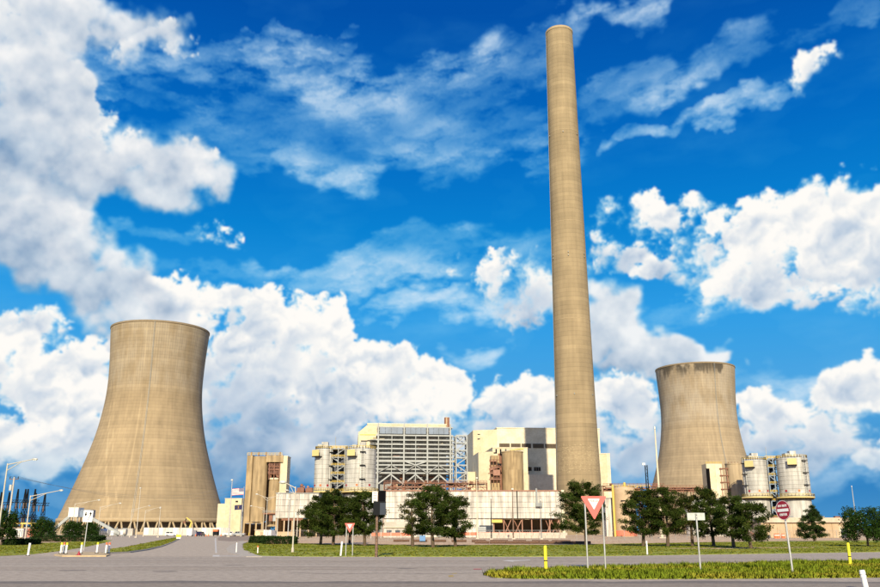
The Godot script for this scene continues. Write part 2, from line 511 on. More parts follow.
func make_materials() -> void:
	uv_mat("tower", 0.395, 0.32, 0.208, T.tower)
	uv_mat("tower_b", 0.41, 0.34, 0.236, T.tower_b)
	uv_mat("chimney", 0.38, 0.31, 0.198, T.chimney)
	mat("concrete", 0.46, 0.38, 0.26, 0.9, T.stain, 0.04)
	mat("silo_concrete", 0.42, 0.33, 0.20, 0.9, T.stain, 0.05)
	mat("column", 0.42, 0.34, 0.22, 0.9, T.grunge, 0.1)
	mat("rim", 0.27, 0.22, 0.15, 0.9, T.grunge, 0.1)
	mat("fill", 0.22, 0.18, 0.13, 0.95)
	mat("cream", 0.665, 0.59, 0.415, 0.6, T.grunge, 0.03)
	mat("pale_cream", 0.71, 0.65, 0.50, 0.6, T.grunge, 0.03)
	mat("white_panel", 0.63, 0.63, 0.62, 0.6, T.stain, 0.06)
	mat("white_panel_b", 0.585, 0.585, 0.575, 0.6, T.stain, 0.06)
	mat("white", 0.80, 0.80, 0.78, 0.5)
	mat("silo_white", 0.54, 0.565, 0.57, 0.7, T.stain, 0.05)
	mat("steel", 0.24, 0.265, 0.28, 0.5, T.grunge, 0.05)
	mat("pale_steel", 0.37, 0.41, 0.43, 0.5, T.grunge, 0.05)
	mat("blue_panel", 0.20, 0.26, 0.36, 0.35, T.grunge, 0.03)
	mat("blue_steel", 0.22, 0.30, 0.42, 0.5, T.grunge, 0.06)
	mat("navy", 0.02, 0.03, 0.06, 0.4)
	mat("louvre", 0.10, 0.075, 0.05, 0.6)
	mat("rust", 0.24, 0.115, 0.075, 0.8, T.grunge, 0.2)
	mat("pink_steel", 0.36, 0.20, 0.15, 0.8, T.grunge, 0.2)
	mat("brown_roof", 0.20, 0.10, 0.07, 0.8, T.grunge, 0.1)
	mat("yellow", 0.62, 0.46, 0.10, 0.55)
	mat("pale_yellow", 0.60, 0.50, 0.22, 0.6)
	mat("wheel_track", 0.44, 0.37, 0.295, 0.95, T.asphalt, 0.11)
	mat("bright_yellow", 0.85, 0.74, 0.03, 0.5)
	mat("orange", 0.75, 0.16, 0.05, 0.6)
	mat("orange_net", 0.70, 0.20, 0.12, 0.8)
	mat("red", 0.30, 0.010, 0.025, 0.45)
	mat("yield_red", 0.72, 0.13, 0.11, 0.5)
	mat("galvanised", 0.55, 0.57, 0.57, 0.45, T.grunge, 0.5, 0.3)
	mat("lamp_pole", 0.58, 0.55, 0.48, 0.5, T.grunge, 0.3)
	mat("sign_white", 0.82, 0.83, 0.84, 0.45)
	mat("sign_back", 0.52, 0.58, 0.57, 0.45, T.grunge, 1.0)
	mat("black", 0.004, 0.004, 0.005, 0.9)
	mat("charcoal", 0.014, 0.016, 0.018, 0.85)
	M.black.metallic_specular = 0.2
	M.charcoal.metallic_specular = 0.2
	mat("slate", 0.05, 0.062, 0.08, 0.8).metallic_specular = 0.2
	mat("wood_pole", 0.26, 0.17, 0.12, 0.9, T.bark, 0.5)
	mat("tan_wall", 0.52, 0.40, 0.27, 0.85, T.grunge, 0.05)
	mat("tan_roof", 0.58, 0.50, 0.40, 0.8, T.grunge, 0.05)
	mat("beige_box", 0.66, 0.56, 0.40, 0.7, T.grunge, 0.3)
	mat("kerb", 0.50, 0.46, 0.40, 0.9, T.grunge, 0.4)
	mat("kerb_sand", 0.58, 0.46, 0.28, 0.9, T.grunge, 0.4)
	mat("asphalt", 0.50, 0.435, 0.36, 0.95, T.asphalt, 0.09)
	mat("asphalt_old", 0.56, 0.48, 0.385, 0.95, T.asphalt, 0.07)
	mat("asphalt_new", 0.22, 0.195, 0.175, 0.95, T.asphalt, 0.12)
	mat("asphalt_brown", 0.36, 0.285, 0.23, 0.95, T.asphalt, 0.1)
	mat("asphalt_mid", 0.34, 0.29, 0.24, 0.95, T.asphalt, 0.12)
	mat("tar", 0.05, 0.048, 0.046, 0.8)
	mat("paint", 0.72, 0.71, 0.68, 0.8, T.asphalt, 0.5)
	mat("worn_paint", 0.56, 0.54, 0.51, 0.85, T.asphalt, 0.5)
	mat("paint_yellow", 0.55, 0.40, 0.12, 0.8, T.asphalt, 0.5)
	mat("paint_red", 0.60, 0.12, 0.12, 0.8, T.asphalt, 0.5)
	mat("gravel", 0.82, 0.61, 0.40, 0.95, T.gravel, 0.15)
	mat("yard", 0.76, 0.57, 0.375, 0.95, T.gravel, 0.07)
	mat("soil", 0.40, 0.43, 0.05, 0.95, T.lawn, 0.13)
	mat("field", 0.26, 0.27, 0.08, 0.95, T.lawn, 0.03)
	mat("bark", 0.16, 0.115, 0.08, 0.95, T.bark, 1.0)
	mat("glass", 0.03, 0.04, 0.05, 0.08)
	mat("window_glass", 0.06, 0.08, 0.10, 0.1)
	mat("tyre", 0.02, 0.02, 0.02, 0.9)
	mat("car_white", 0.78, 0.78, 0.77, 0.25)
	mat("car_silver", 0.45, 0.47, 0.50, 0.25, null, 0.1, 0.4)
	mat("car_navy", 0.012, 0.018, 0.05, 0.2)
	mat("lens", 0.75, 0.78, 0.78, 0.2)
	mat("wire", 0.06, 0.06, 0.065, 0.7)
	mat("fence_wire", 0.30, 0.30, 0.29, 0.6)
	mat("log", 0.20, 0.12, 0.08, 0.9, T.bark, 0.6)
	mat("block", 0.56, 0.52, 0.46, 0.9, T.grunge, 0.3)
	mat("plastic_blue", 0.10, 0.24, 0.48, 0.5)
	for g in ["leaf", "blade"]:
		var m := mat(g, 1, 1, 1, 0.95)
		m.metallic_specular = 0.15
		m.vertex_color_use_as_albedo = true
		m.cull_mode = BaseMaterial3D.CULL_DISABLED
		m.backlight_enabled = true
		m.backlight = Color(0.22, 0.25, 0.12)


# ---------------------------------------------------------------- builders
func numbered(called: String) -> String:
	var n: int = taken.get(called, 0)
	taken[called] = n + 1
	return called if n == 0 else "%s_%03d" % [called, n]


func tag(o: Node3D, label: String, category: String, group := "") -> Node3D:
	o.set_meta("label", label)
	o.set_meta("category", category)
	if group:
		o.set_meta("group", group)
	return o


func thing(called: String, label: String, category: String, at := Vector3.ZERO, turn := 0.0, group := "") -> Node3D:
	var o := Node3D.new()
	o.name = numbered(called)
	add_child(o)
	o.position = at
	o.rotation.y = deg_to_rad(turn)
	return tag(o, label, category, group)


func put(p: Node3D, called: String, mesh: Mesh, m: Material) -> MeshInstance3D:
	var o := MeshInstance3D.new()
	o.name = called
	o.mesh = mesh
	o.material_override = m
	p.add_child(o, true)
	return o


func struct(called: String, mesh: Mesh, m: Material) -> MeshInstance3D:
	var o := put(self, numbered(called), mesh, m)
	o.set_meta("kind", "structure")
	return o


var box_cache := {}
func box(p: Node3D, called: String, c: Vector3, s: Vector3, m: Material, turn := Vector3.ZERO) -> MeshInstance3D:
	if not box_cache.has(s):
		var b := BoxMesh.new()
		b.size = s
		box_cache[s] = b
	var o := put(p, called, box_cache[s], m)
	o.position = c
	o.rotation_degrees = turn
	return o


func along(a: Vector3, b: Vector3) -> Basis:
	# y along the way from a to b, x kept level
	var y := (b - a).normalized()
	var x := y.cross(Vector3.UP)
	x = Vector3.RIGHT if x.length() < 0.001 else x.normalized()
	return Basis(x, y, x.cross(y))


func beam(p: Node3D, called: String, a: Vector3, b: Vector3, w: float, m: Material, d := -1.0) -> MeshInstance3D:
	var k := BoxMesh.new()
	k.size = Vector3(w, a.distance_to(b), w if d < 0 else d)
	var o := put(p, called, k, m)
	o.transform = Transform3D(along(a, b), (a + b) / 2)
	return o


func rod(p: Node3D, called: String, a: Vector3, b: Vector3, r: float, m: Material, r2 := -1.0, sides := 10) -> MeshInstance3D:
	var k := CylinderMesh.new()
	k.bottom_radius = r
	k.top_radius = r if r2 < 0 else r2
	k.height = a.distance_to(b)
	k.radial_segments = sides
	k.rings = 1
	var o := put(p, called, k, m)
	o.transform = Transform3D(along(a, b), (a + b) / 2)
	return o


# collects many small bars and boxes of one part into one mesh
class Bars:
	var v := PackedVector3Array()
	var n := PackedVector3Array()

	func quad(a: Vector3, b: Vector3, c: Vector3, d: Vector3, nn: Vector3) -> void:
		if (b - a).cross(c - a).dot(nn) > 0.0:
			var t := b
			b = d
			d = t
		v.append_array([a, b, c, a, c, d])
		for k in 6:
			n.append(nn)

	func block(t: Transform3D, s: Vector3) -> void:
		var h := s / 2
		var ax := [t.basis.x * h.x, t.basis.y * h.y, t.basis.z * h.z]
		for k in 3:
			for sg in [-1.0, 1.0]:
				var e: Vector3 = ax[k] * sg
				var f: Vector3 = ax[(k + 1) % 3]
				var g: Vector3 = ax[(k + 2) % 3]
				var o := t.origin + e
				quad(o + f + g, o + f - g, o - f - g, o - f + g, e.normalized())

	func bar(a: Vector3, b: Vector3, w: float, d := -1.0) -> void:
		var y := (b - a).normalized()
		var x := y.cross(Vector3.UP)
		x = Vector3.RIGHT if x.length() < 0.001 else x.normalized()
		block(Transform3D(Basis(x, y, x.cross(y)), (a + b) / 2), Vector3(w, a.distance_to(b), w if d < 0 else d))

	func tri(a: Vector3, b: Vector3, c: Vector3) -> void:
		var nn := (c - a).cross(b - a).normalized()
		v.append_array([a, b, c])
		n.append_array([nn, nn, nn])

	func mesh() -> ArrayMesh:
		var arr := []
		arr.resize(Mesh.ARRAY_MAX)
		arr[Mesh.ARRAY_VERTEX] = v
		arr[Mesh.ARRAY_NORMAL] = n
		var out := ArrayMesh.new()
		out.add_surface_from_arrays(Mesh.PRIMITIVE_TRIANGLES, arr)
		return out


# a surface of revolution through [radius, height] pairs, smooth, u round and v up
func lathe(prof: Array, sides: int, a0 := 0.0, a1 := TAU, vscale := true) -> ArrayMesh:
	var v := PackedVector3Array()
	var n := PackedVector3Array()
	var uv := PackedVector2Array()
	var idx := PackedInt32Array()
	var rows := prof.size()
	var lo: float = prof[0][1]
	var hi: float = prof[rows - 1][1]
	for j in rows:
		var p0: Array = prof[maxi(j - 1, 0)]
		var p1: Array = prof[mini(j + 1, rows - 1)]
		var slope := Vector2(p1[1] - p0[1], -(p1[0] - p0[0])).normalized()
		for i in sides + 1:
			var t := float(i) / sides
			var a := lerpf(a0, a1, t)
			var dir := Vector3(cos(a), 0, sin(a))
			v.append(dir * prof[j][0] + Vector3.UP * prof[j][1])
			n.append(dir * slope.x + Vector3.UP * slope.y)
			uv.append(Vector2(t, 1.0 - (prof[j][1] - lo) / maxf(hi - lo, 0.001) if vscale else float(j) / (rows - 1)))
	for j in rows - 1:
		for i in sides:
			var a := j * (sides + 1) + i
			var b := a + sides + 1
			idx.append_array([a, a + 1, b + 1, a, b + 1, b])
	var arr := []
	arr.resize(Mesh.ARRAY_MAX)
	arr[Mesh.ARRAY_VERTEX] = v
	arr[Mesh.ARRAY_NORMAL] = n
	arr[Mesh.ARRAY_TEX_UV] = uv
	arr[Mesh.ARRAY_INDEX] = idx
	var out := ArrayMesh.new()
	out.add_surface_from_arrays(Mesh.PRIMITIVE_TRIANGLES, arr)
	return out


# a flat-topped slab over a plan outline, from y0 up to y1 (x, z)
func slab(pts: PackedVector2Array, y0: float, y1: float) -> ArrayMesh:
	var b := Bars.new()
	var idx := Geometry2D.triangulate_polygon(pts)
	for k in range(0, idx.size(), 3):
		var a := Vector3(pts[idx[k]].x, y1, pts[idx[k]].y)
		var c := Vector3(pts[idx[k + 1]].x, y1, pts[idx[k + 1]].y)
		var d := Vector3(pts[idx[k + 2]].x, y1, pts[idx[k + 2]].y)
		if (c - a).cross(d - a).y > 0.0:
			b.tri(a, d, c)
		else:
			b.tri(a, c, d)
	if y1 - y0 > 0.02:
		for k in pts.size():
			var p := pts[k]
			var q := pts[(k + 1) % pts.size()]
			var o := (q - p).orthogonal().normalized()
			if Geometry2D.is_point_in_polygon((p + q) / 2 + o * 0.01, pts):
				o = -o
			b.quad(Vector3(p.x, y0, p.y), Vector3(q.x, y0, q.y), Vector3(q.x, y1, q.y), Vector3(p.x, y1, p.y), Vector3(o.x, 0, o.y))
	return b.mesh()


# a band of given width along a line on the ground
func band(line: PackedVector2Array, w: float) -> PackedVector2Array:
	var l := PackedVector2Array()
	var r := PackedVector2Array()
	for k in line.size():
		var d := (line[mini(k + 1, line.size() - 1)] - line[maxi(k - 1, 0)]).normalized().orthogonal() * w / 2
		l.append(line[k] + d)
		r.append(line[k] - d)
	r.reverse()
	l.append_array(r)
	return l


# ---------------------------------------------------------------- ground, roads, lawns
var lawns := []        # outlines that grass grows on: [outline, height, tufts per square metre, blade length]


func build_ground() -> void:
	var plane := PlaneMesh.new()
	plane.size = Vector2(9000, 9000)
	struct("ground", plane, M.field).position = Vector3(0, -0.03, -1500)
	# gravel yard of the works
	struct("works_yard", slab(PackedVector2Array([Vector2(-420, -118), Vector2(420, -105), Vector2(520, -980), Vector2(-520, -980)]), 0, 0), M.yard)
	# the public road: one wide sheet of old asphalt, with a darker, newer lane nearest the camera
	struct("main_road", slab(PackedVector2Array([Vector2(-330, 30), Vector2(330, 30), Vector2(330, -104), Vector2(-330, -84)]), 0, 0.006), M.asphalt)
	struct("road_lane", slab(PackedVector2Array([Vector2(-330, 30), Vector2(330, 30), Vector2(330, -38.5), Vector2(-330, -38.5)]), 0, 0.012), M.asphalt_mid)
	# ragged dark joint where the two layers meet
	var joint := PackedVector2Array()
	var jn := noise(79, 0.08, 4)
	for k in 121:
		joint.append(Vector2(-90 + k * 1.5, -38.3 + jn.get_noise_2d(k * 4.0, 0) * 0.5))
	for k in range(120, -1, -1):
		joint.append(Vector2(-90 + k * 1.5, -39.9 + jn.get_noise_2d(k * 4.0, 90) * 0.9))
	struct("road_joint", slab(joint, 0, 0.0125), M.asphalt_new)
	# the works entrance and its side drive
	struct("entrance_road", slab(PackedVector2Array([Vector2(-36.22, -76.06), Vector2(-12.07, -76.06), Vector2(-18.92, -93.6), Vector2(-28.61, -129.6), Vector2(-42.66, -191.02), Vector2(-78.95, -364.1), Vector2(-132.81, -540.93), Vector2(-185.31, -540.93), Vector2(-125.7, -333.81), Vector2(-78.36, -191.02), Vector2(-46.88, -103.14)]), 0, 0.017), M.asphalt_old)
	struct("entrance_shoulder", slab(PackedVector2Array([Vector2(-50.24, -198.56), Vector2(-67.8, -267.17), Vector2(-90.59, -364.1), Vector2(-73.97, -364.1), Vector2(-45.23, -211.06), Vector2(-43.53, -191.02), Vector2(-44.03, -184.03)]), 0, 0.022), M.asphalt_brown)
	struct("concrete_path", slab(PackedVector2Array([Vector2(-16.73, -76.06), Vector2(-15.35, -76.06), Vector2(-18.68, -87.54), Vector2(-24.34, -108.68), Vector2(-33.35, -148.71), Vector2(-39.89, -182.36), Vector2(-39.75, -174.46), Vector2(-32, -133.9), Vector2(-26.44, -108.68), Vector2(-21.53, -89.47)]), 0, 0.045), M.kerb)
	# lawns
	var right := PackedVector2Array([Vector2(-27.29, -121.78), Vector2(-21.63, -98.14), Vector2(-17.81, -83.92), Vector2(-15.83, -78.41), Vector2(-12.26, -77.22), Vector2(0, -76.63), Vector2(10.51, -77.22), Vector2(18.21, -80.27), Vector2(26.78, -84.27), Vector2(36.25, -88.69), Vector2(46.77, -93.6), Vector2(64.32, -101.08), Vector2(87.71, -108.68), Vector2(202.84, -250.51), Vector2(142.21, -222.75), Vector2(102.61, -204.62), Vector2(66.49, -182.36), Vector2(35.16, -154.4), Vector2(18.91, -138.49), Vector2(0, -136.62), Vector2(-16.44, -144.44), Vector2(-26.99, -158.03), Vector2(-36.65, -180.72), Vector2(-37.11, -171.49), Vector2(-32.7, -146.54)])
	struct("lawn", slab(right, 0, 0.035), M.soil)
	lawns.append([right, 0.035, 3.0, 0.075])
	var left := PackedVector2Array([Vector2(-53.19, -73.32), Vector2(-42.48, -74.94), Vector2(-39.13, -78.41), Vector2(-38.69, -83.57), Vector2(-42.14, -98.14), Vector2(-49.03, -121.78), Vector2(-65.98, -174.46), Vector2(-75.72, -202.55), Vector2(-85.39, -220.31), Vector2(-72.37, -167.22), Vector2(-71.32, -142.4), Vector2(-73.73, -129.6), Vector2(-88.65, -121.78)])
	struct("lawn", slab(left, 0, 0.035), M.soil)
	lawns.append([left, 0.035, 3.0, 0.075])
	var split := PackedVector2Array([Vector2(-32.4, -84.97), Vector2(-31.69, -89.47), Vector2(-33.77, -101.08), Vector2(-38.78, -121.78), Vector2(-49.18, -160.55), Vector2(-73.36, -247.43), Vector2(-82.18, -274.48), Vector2(-65.92, -211.06), Vector2(-52.19, -158.03), Vector2(-41.43, -117.53), Vector2(-37.15, -99.1)])
	struct("kerb", slab(offset_outline(split, 0.22), 0, 0.15), M.kerb)
	struct("splitter_lawn", slab(split, 0, 0.20), M.soil)
	lawns.append([split, 0.20, 3.0, 0.075])
	struct("splitter_island", slab(PackedVector2Array([Vector2(-35.15, -80.27), Vector2(-37.4, -87.16), Vector2(-36.16, -89.47), Vector2(-33.53, -87.92), Vector2(-30.29, -80.91), Vector2(-29.02, -76.63), Vector2(-32.72, -76.34)]), 0, 0.12), M.kerb_sand)
	var median := PackedVector2Array([Vector2(2.4, -45.24), Vector2(2.92, -47.88), Vector2(3.93, -49.74), Vector2(7.01, -51.75), Vector2(11.03, -54.22), Vector2(16.74, -56.93), Vector2(24.86, -61.02), Vector2(32.13, -64.49), Vector2(44.29, -69.79), Vector2(62.1, -76.06), Vector2(37.4, -46.05), Vector2(28.13, -44.56), Vector2(21.35, -43.06), Vector2(15.14, -42.01), Vector2(9.39, -41.67), Vector2(3.79, -42.01), Vector2(2.74, -42.71)])
	struct("median", slab(median, 0, 0.04), M.soil)
	lawns.append([median, 0.04, 26.0, 0.19])
	# bare gravel strip and beaten track behind the lawn
	struct("gravel_track", slab(PackedVector2Array([Vector2(-27.43, -160.55), Vector2(-16.68, -146.54), Vector2(0, -138.49), Vector2(19.18, -140.42), Vector2(35.71, -156.8), Vector2(67.72, -185.73), Vector2(104.75, -208.87), Vector2(165.97, -238.61), Vector2(208.08, -299), Vector2(137.76, -274.48), Vector2(53.78, -235.81), Vector2(0, -211.06), Vector2(-37.64, -235.81)]), 0, 0.008), M.gravel)
	struct("beaten_track", slab(PackedVector2Array([Vector2(27.78, -111.07), Vector2(36.57, -114.86), Vector2(42.77, -117.53), Vector2(51.32, -120.33), Vector2(48.97, -114.86), Vector2(40.41, -111.07), Vector2(33.86, -106.39)]), 0.02, 0.045), M.gravel)
	# painted markings and repairs
	struct("road_marking", slab(band(PackedVector2Array([Vector2(-3.9, -71.76), Vector2(4.88, -71.76), Vector2(16.74, -73.85), Vector2(28.24, -77.81), Vector2(43.99, -84.27), Vector2(70.16, -93.6)]), 0.14), 0, 0.0105), M.worn_paint)
	struct("road_marking", slab(PackedVector2Array([Vector2(-68.66, -267.17), Vector2(-68.26, -267.17), Vector2(-22.65, -89.47), Vector2(-22.83, -89.47)]), 0, 0.0265), M.paint)
	struct("road_marking", slab(PackedVector2Array([Vector2(-21, -81.56), Vector2(-20.4, -81.56), Vector2(-19.07, -76.63), Vector2(-19.77, -76.63)]), 0, 0.0215), M.paint)
	struct("road_marking", slab(PackedVector2Array([Vector2(-19.96, -79.64), Vector2(-12.5, -78.71), Vector2(-12.21, -76.92), Vector2(-19.35, -77.22)]), 0, 0.0222), M.worn_paint)
	# a worn straight arrow on the far carriageway
	struct("road_marking", slab(PackedVector2Array([Vector2(4.71, -67.04), Vector2(5.46, -67.93), Vector2(5.56, -67.26), Vector2(7, -68.62), Vector2(6.86, -67.26), Vector2(5.49, -65.53), Vector2(5.31, -64.29)]), 0, 0.011), M.paint)
	struct("road_marking", slab(PackedVector2Array([Vector2(1.96, -52.55), Vector2(2.45, -52.82), Vector2(2.46, -51.88), Vector2(1.98, -51.62)]), 0, 0.011), M.paint_red)
	struct("road_marking", slab(PackedVector2Array([Vector2(0.41, -44.95), Vector2(0.66, -45.24), Vector2(0.69, -43.7), Vector2(0.44, -43.52)]), 0, 0.011), M.paint_yellow)
	struct("road_marking", slab(PackedVector2Array([Vector2(0.64, -47.22), Vector2(0.91, -47.44), Vector2(0.92, -46.79), Vector2(0.66, -46.58)]), 0, 0.011), M.paint_yellow)
	# tar-sealed cracks and the joint between the two asphalt layers
	var r := RandomNumberGenerator.new()
	r.seed = 77
	var n := noise(78, 0.05, 3)
	for c in [[-44.0, -60.5, 90.0], [-60.0, -51.0, 70.0], [-30.0, -66.0, 40.0], [20.0, -63.5, 60.0], [-8.0, -47.0, 22.0], [-70.0, -71.0, 60.0], [4.0, -70.5, 50.0], [-20.0, -55.0, 26.0]]:
		var line := PackedVector2Array()
		for k in 24:
			var x: float = c[0] + c[2] * k / 23.0
			line.append(Vector2(x, c[1] + n.get_noise_2d(x * 3.0, c[1] * 9.0) * 1.6))
		struct("tar_seam", slab(band(line, r.randf_range(0.10, 0.2)), 0, 0.0095), M.tar)
	# lanes polished and darkened by wheels
	for c in [[-52.5, -95.0, 26.0, 1.1], [-54.6, -95.0, 20.0, 1.0], [-63.5, -95.0, 95.0, 1.2], [-66.0, -95.0, 95.0, 1.2], [-71.5, -95.0, 30.0, 1.0]]:
		var line := PackedVector2Array()
		for k in 40:
			var x: float = lerpf(c[1], c[2], k / 39.0)
			line.append(Vector2(x, c[0] - (0.055 * maxf(0.0, x) if c[0] < -60.0 else 0.0) + n.get_noise_2d(x * 2.0, c[0] * 5.0) * 0.5))
		struct("wheel_track", slab(band(line, c[3]), 0, 0.0085), M.wheel_track)
	for c in [[-21.0, -50.5], [-38.0, -56.0], [-46.0, -68.0], [-2.0, -53.0], [9.0, -73.0], [-13.5, -58.0], [3.0, -66.0], [-15.2, -49.2]]:
		var o := PackedVector2Array()
		for k in 9:
			var a := TAU * k / 9.0
			o.append(Vector2(c[0] + cos(a) * r.randf_range(0.5, 1.0), c[1] + sin(a) * r.randf_range(0.3, 0.6)))
		struct("road_patch", slab(o, 0, 0.0099), M.asphalt_new)


func offset_outline(p: PackedVector2Array, d: float) -> PackedVector2Array:
	var o := Geometry2D.offset_polygon(p, d)
	return o[0]


# ---------------------------------------------------------------- cooling towers and chimney
func tower_profile() -> Array:
	# radius by height, measured every ten metres, then smoothed
	var pts := [[51.2, 8.0], [48.9, 15.0], [45.4, 25.0], [42.0, 35.0], [38.9, 45.0], [36.0, 55.0], [33.6, 65.0], [31.9, 75.0], [30.7, 85.0], [30.2, 95.0], [30.4, 105.0], [30.9, 115.0], [31.6, 125.0], [32.1, 132.5]]
	var out := []
	for k in pts.size() - 1:
		for s in 4:
			var t := s / 4.0
			var r: float = cubic_interpolate(pts[k][0], pts[k + 1][0], pts[maxi(k - 1, 0)][0], pts[mini(k + 2, pts.size() - 1)][0], t)
			out.append([r, lerpf(pts[k][1], pts[k + 1][1], t)])
	out.append(pts[-1])
	return out


func cooling_tower(at: Vector3, m: Material, label: String) -> Node3D:
	var t := thing("cooling_tower", label, "cooling tower", at, 0.0, "cooling towers")
	var prof := tower_profile()
	put(t, "shell", lathe(prof, 128), m)
	var inner := []
	for p in prof:
		inner.push_front([p[0] - 0.7, p[1]])
	put(t, "inner_shell", lathe(inner, 96), M.column)
	put(t, "rim", lathe([[31.4, 132.0], [32.3, 132.0], [32.4, 132.2], [32.4, 133.1], [32.3, 133.3], [31.4, 133.3], [31.4, 132.0]], 128, 0.0, TAU, false), M.rim)
	put(t, "lintel_ring", lathe([[50.2, 7.2], [51.9, 7.2], [51.9, 9.2], [50.9, 9.6], [50.2, 9.2]], 128, 0.0, TAU, false), M.column)
	# raking legs in pairs, splayed out to the basin
	var pairs := 44
	for k in pairs:
		var a := TAU * (k + 0.5) / pairs
		for s: float in [-1.0, 1.0]:
			var foot := Vector3(cos(a + s * 0.055), 0, sin(a + s * 0.055)) * 54.0
			var head := Vector3(cos(a + s * 0.012), 0, sin(a + s * 0.012)) * 51.1 + Vector3.UP * 7.6
			rod(t, "column", foot, head, 0.62, M.column, 0.55, 8)
	put(t, "basin_wall", lathe([[55.0, 0.0], [55.0, 1.4], [54.5, 1.5], [54.0, 1.4]], 96, 0.0, TAU, false), M.column)
	put(t, "fill_pack", lathe([[44.0, 0.0], [44.0, 11.0]], 64), M.fill)
	# caged ladder that follows the shell to the lip
	var lad := Bars.new()
	var az := -PI / 2 + 0.2
	for k in range(0, prof.size() - 1, 2):
		var k2 := mini(k + 2, prof.size() - 1)
		var p0: Array = prof[k]
		var p1: Array = prof[k2]
		for s: float in [-0.008, 0.008]:
			lad.bar(Vector3(cos(-az + s) * (p0[0] + 0.35), p0[1], sin(-az + s) * (p0[0] + 0.35)), Vector3(cos(-az + s) * (p1[0] + 0.35), p1[1], sin(-az + s) * (p1[0] + 0.35)), 0.12)
	put(t, "ladder", lad.mesh(), M.pale_steel)
	return t


func build_towers() -> void:
	var near := cooling_tower(Vector3(-187, 0, -550), M.tower, "tan hyperbolic concrete cooling tower standing left, beyond the works gate")
	near.scale = Vector3(0.98, 0.983, 0.98)
	cooling_tower(Vector3(214.5, 0, -700), M.tower_b, "distant hyperbolic cooling tower right of the chimney, dark stains under its lip")


func build_chimney() -> void:
	var t := thing("chimney", "very tall slender tan concrete chimney rising above all else", "chimney", Vector3(77.21, 0, -480))
	var hgt := 312.5
	var prof := []
	for k in 65:
		var v := k / 64.0
		# straight taper with a slight flare towards the foot
		prof.append([lerpf(12.05, 8.55, v) + 1.0 * pow(1.0 - v, 6.0), hgt * v])
	put(t, "shaft", lathe(prof, 72), M.chimney)
	put(t, "lip", lathe([[7.6, hgt - 1.2], [8.72, hgt - 1.2], [8.8, hgt - 0.9], [8.8, hgt + 0.5], [8.6, hgt + 0.8], [7.6, hgt + 0.8], [7.4, hgt - 6.0]], 72, 0, TAU, false), M.column)
	put(t, "flue", lathe([[6.2, hgt - 4.0], [6.2, hgt + 1.6], [5.9, hgt + 1.6], [5.9, hgt - 4.0]], 48, 0, TAU, false), M.rust)
	put(t, "cap_plate", lathe([[0.01, hgt - 2.0], [8.4, hgt - 2.0]], 48, 0, TAU, false), M.rust)
	for h: float in [76.0, 158.0, 160.0, 238.0]:
		var r := lerpf(12.05, 8.55, h / hgt) + 0.1
		for a: float in [100.0, 40.0, 160.0]:
			var d := Vector3(cos(deg_to_rad(a)), 0, sin(deg_to_rad(a)))
			var c := d * (r + 0.3) + Vector3.UP * h
			box(t, "warning_light_box", c, Vector3(0.5, 0.7, 0.5), M.steel, Vector3(0, -a, 0))
	# thin steel bands and the ladder up the side
	for h: float in [60.0, 120.0, 180.0, 240.0, 300.0]:
		var r := lerpf(12.05, 8.55, h / hgt) + 1.0 * pow(1.0 - h / hgt, 6.0)
		put(t, "ring_joint", lathe([[r - 0.05, h - 0.18], [r + 0.07, h - 0.15], [r + 0.07, h + 0.15], [r - 0.05, h + 0.18]], 72, 0, TAU, false), M.column)
	var lad := Bars.new()
	for s: float in [-0.25, 0.25]:
		lad.bar(Vector3(-12.3, 2, 2.0 + s), Vector3(-8.9, 311.5, 2.0 + s), 0.12)
	for k in 210:
		var v := (2.0 + k * 1.47) / 312.5
		var x := lerpf(-12.3, -8.9, v)
		lad.bar(Vector3(x, v * 312.5, 1.75), Vector3(x, v * 312.5, 2.25), 0.06)
	put(t, "ladder", lad.mesh(), M.steel)


# ---------------------------------------------------------------- boiler houses
func railing(p: Node3D, called: String, pts: Array, h: float, m: Material, step := 2.0, w := 0.16) -> void:
	var b := Bars.new()
	for k in pts.size() - 1:
		var a: Vector3 = pts[k]
		var c: Vector3 = pts[k + 1]
		b.bar(a + Vector3.UP * h, c + Vector3.UP * h, w)
		b.bar(a + Vector3.UP * h * 0.5, c + Vector3.UP * h * 0.5, w)
		var n := maxi(1, int(a.distance_to(c) / step))
		for i in n + 1:
			var q := a.lerp(c, float(i) / n)
			b.bar(q, q + Vector3.UP * h, w)
	put(p, called, b.mesh(), m)


func round_railing(p: Node3D, called: String, c: Vector3, r: float, h: float, m: Material, w := 0.16) -> void:
	var pts := []
	for k in 33:
		pts.append(c + Vector3(cos(TAU * k / 32), 0, sin(TAU * k / 32)) * r)
	railing(p, called, pts, h, m, 3.0, w)


func build_boiler_houses() -> void:
	steel_boiler_house()
	cream_boiler_house()


# clads a wall (in the local x-y plane at z, facing +z) with upright sheets that leave thin joints
func clad(p: Node3D, x0: float, x1: float, y0: float, y1: float, z: float, nx: int, ny: int, m: Array, called := "panel", gap := 0.12) -> void:
	var sx := (x1 - x0) / nx
	var sy := (y1 - y0) / ny
	var r := RandomNumberGenerator.new()
	r.seed = int(x0 * 10) + int(y1 * 7) + nx
	for j in ny:
		for i in nx:
			box(p, called, Vector3(x0 + (i + 0.5) * sx, y0 + (j + 0.5) * sy, z), Vector3(sx - gap, sy - gap, 0.3), m[r.randi() % m.size()])


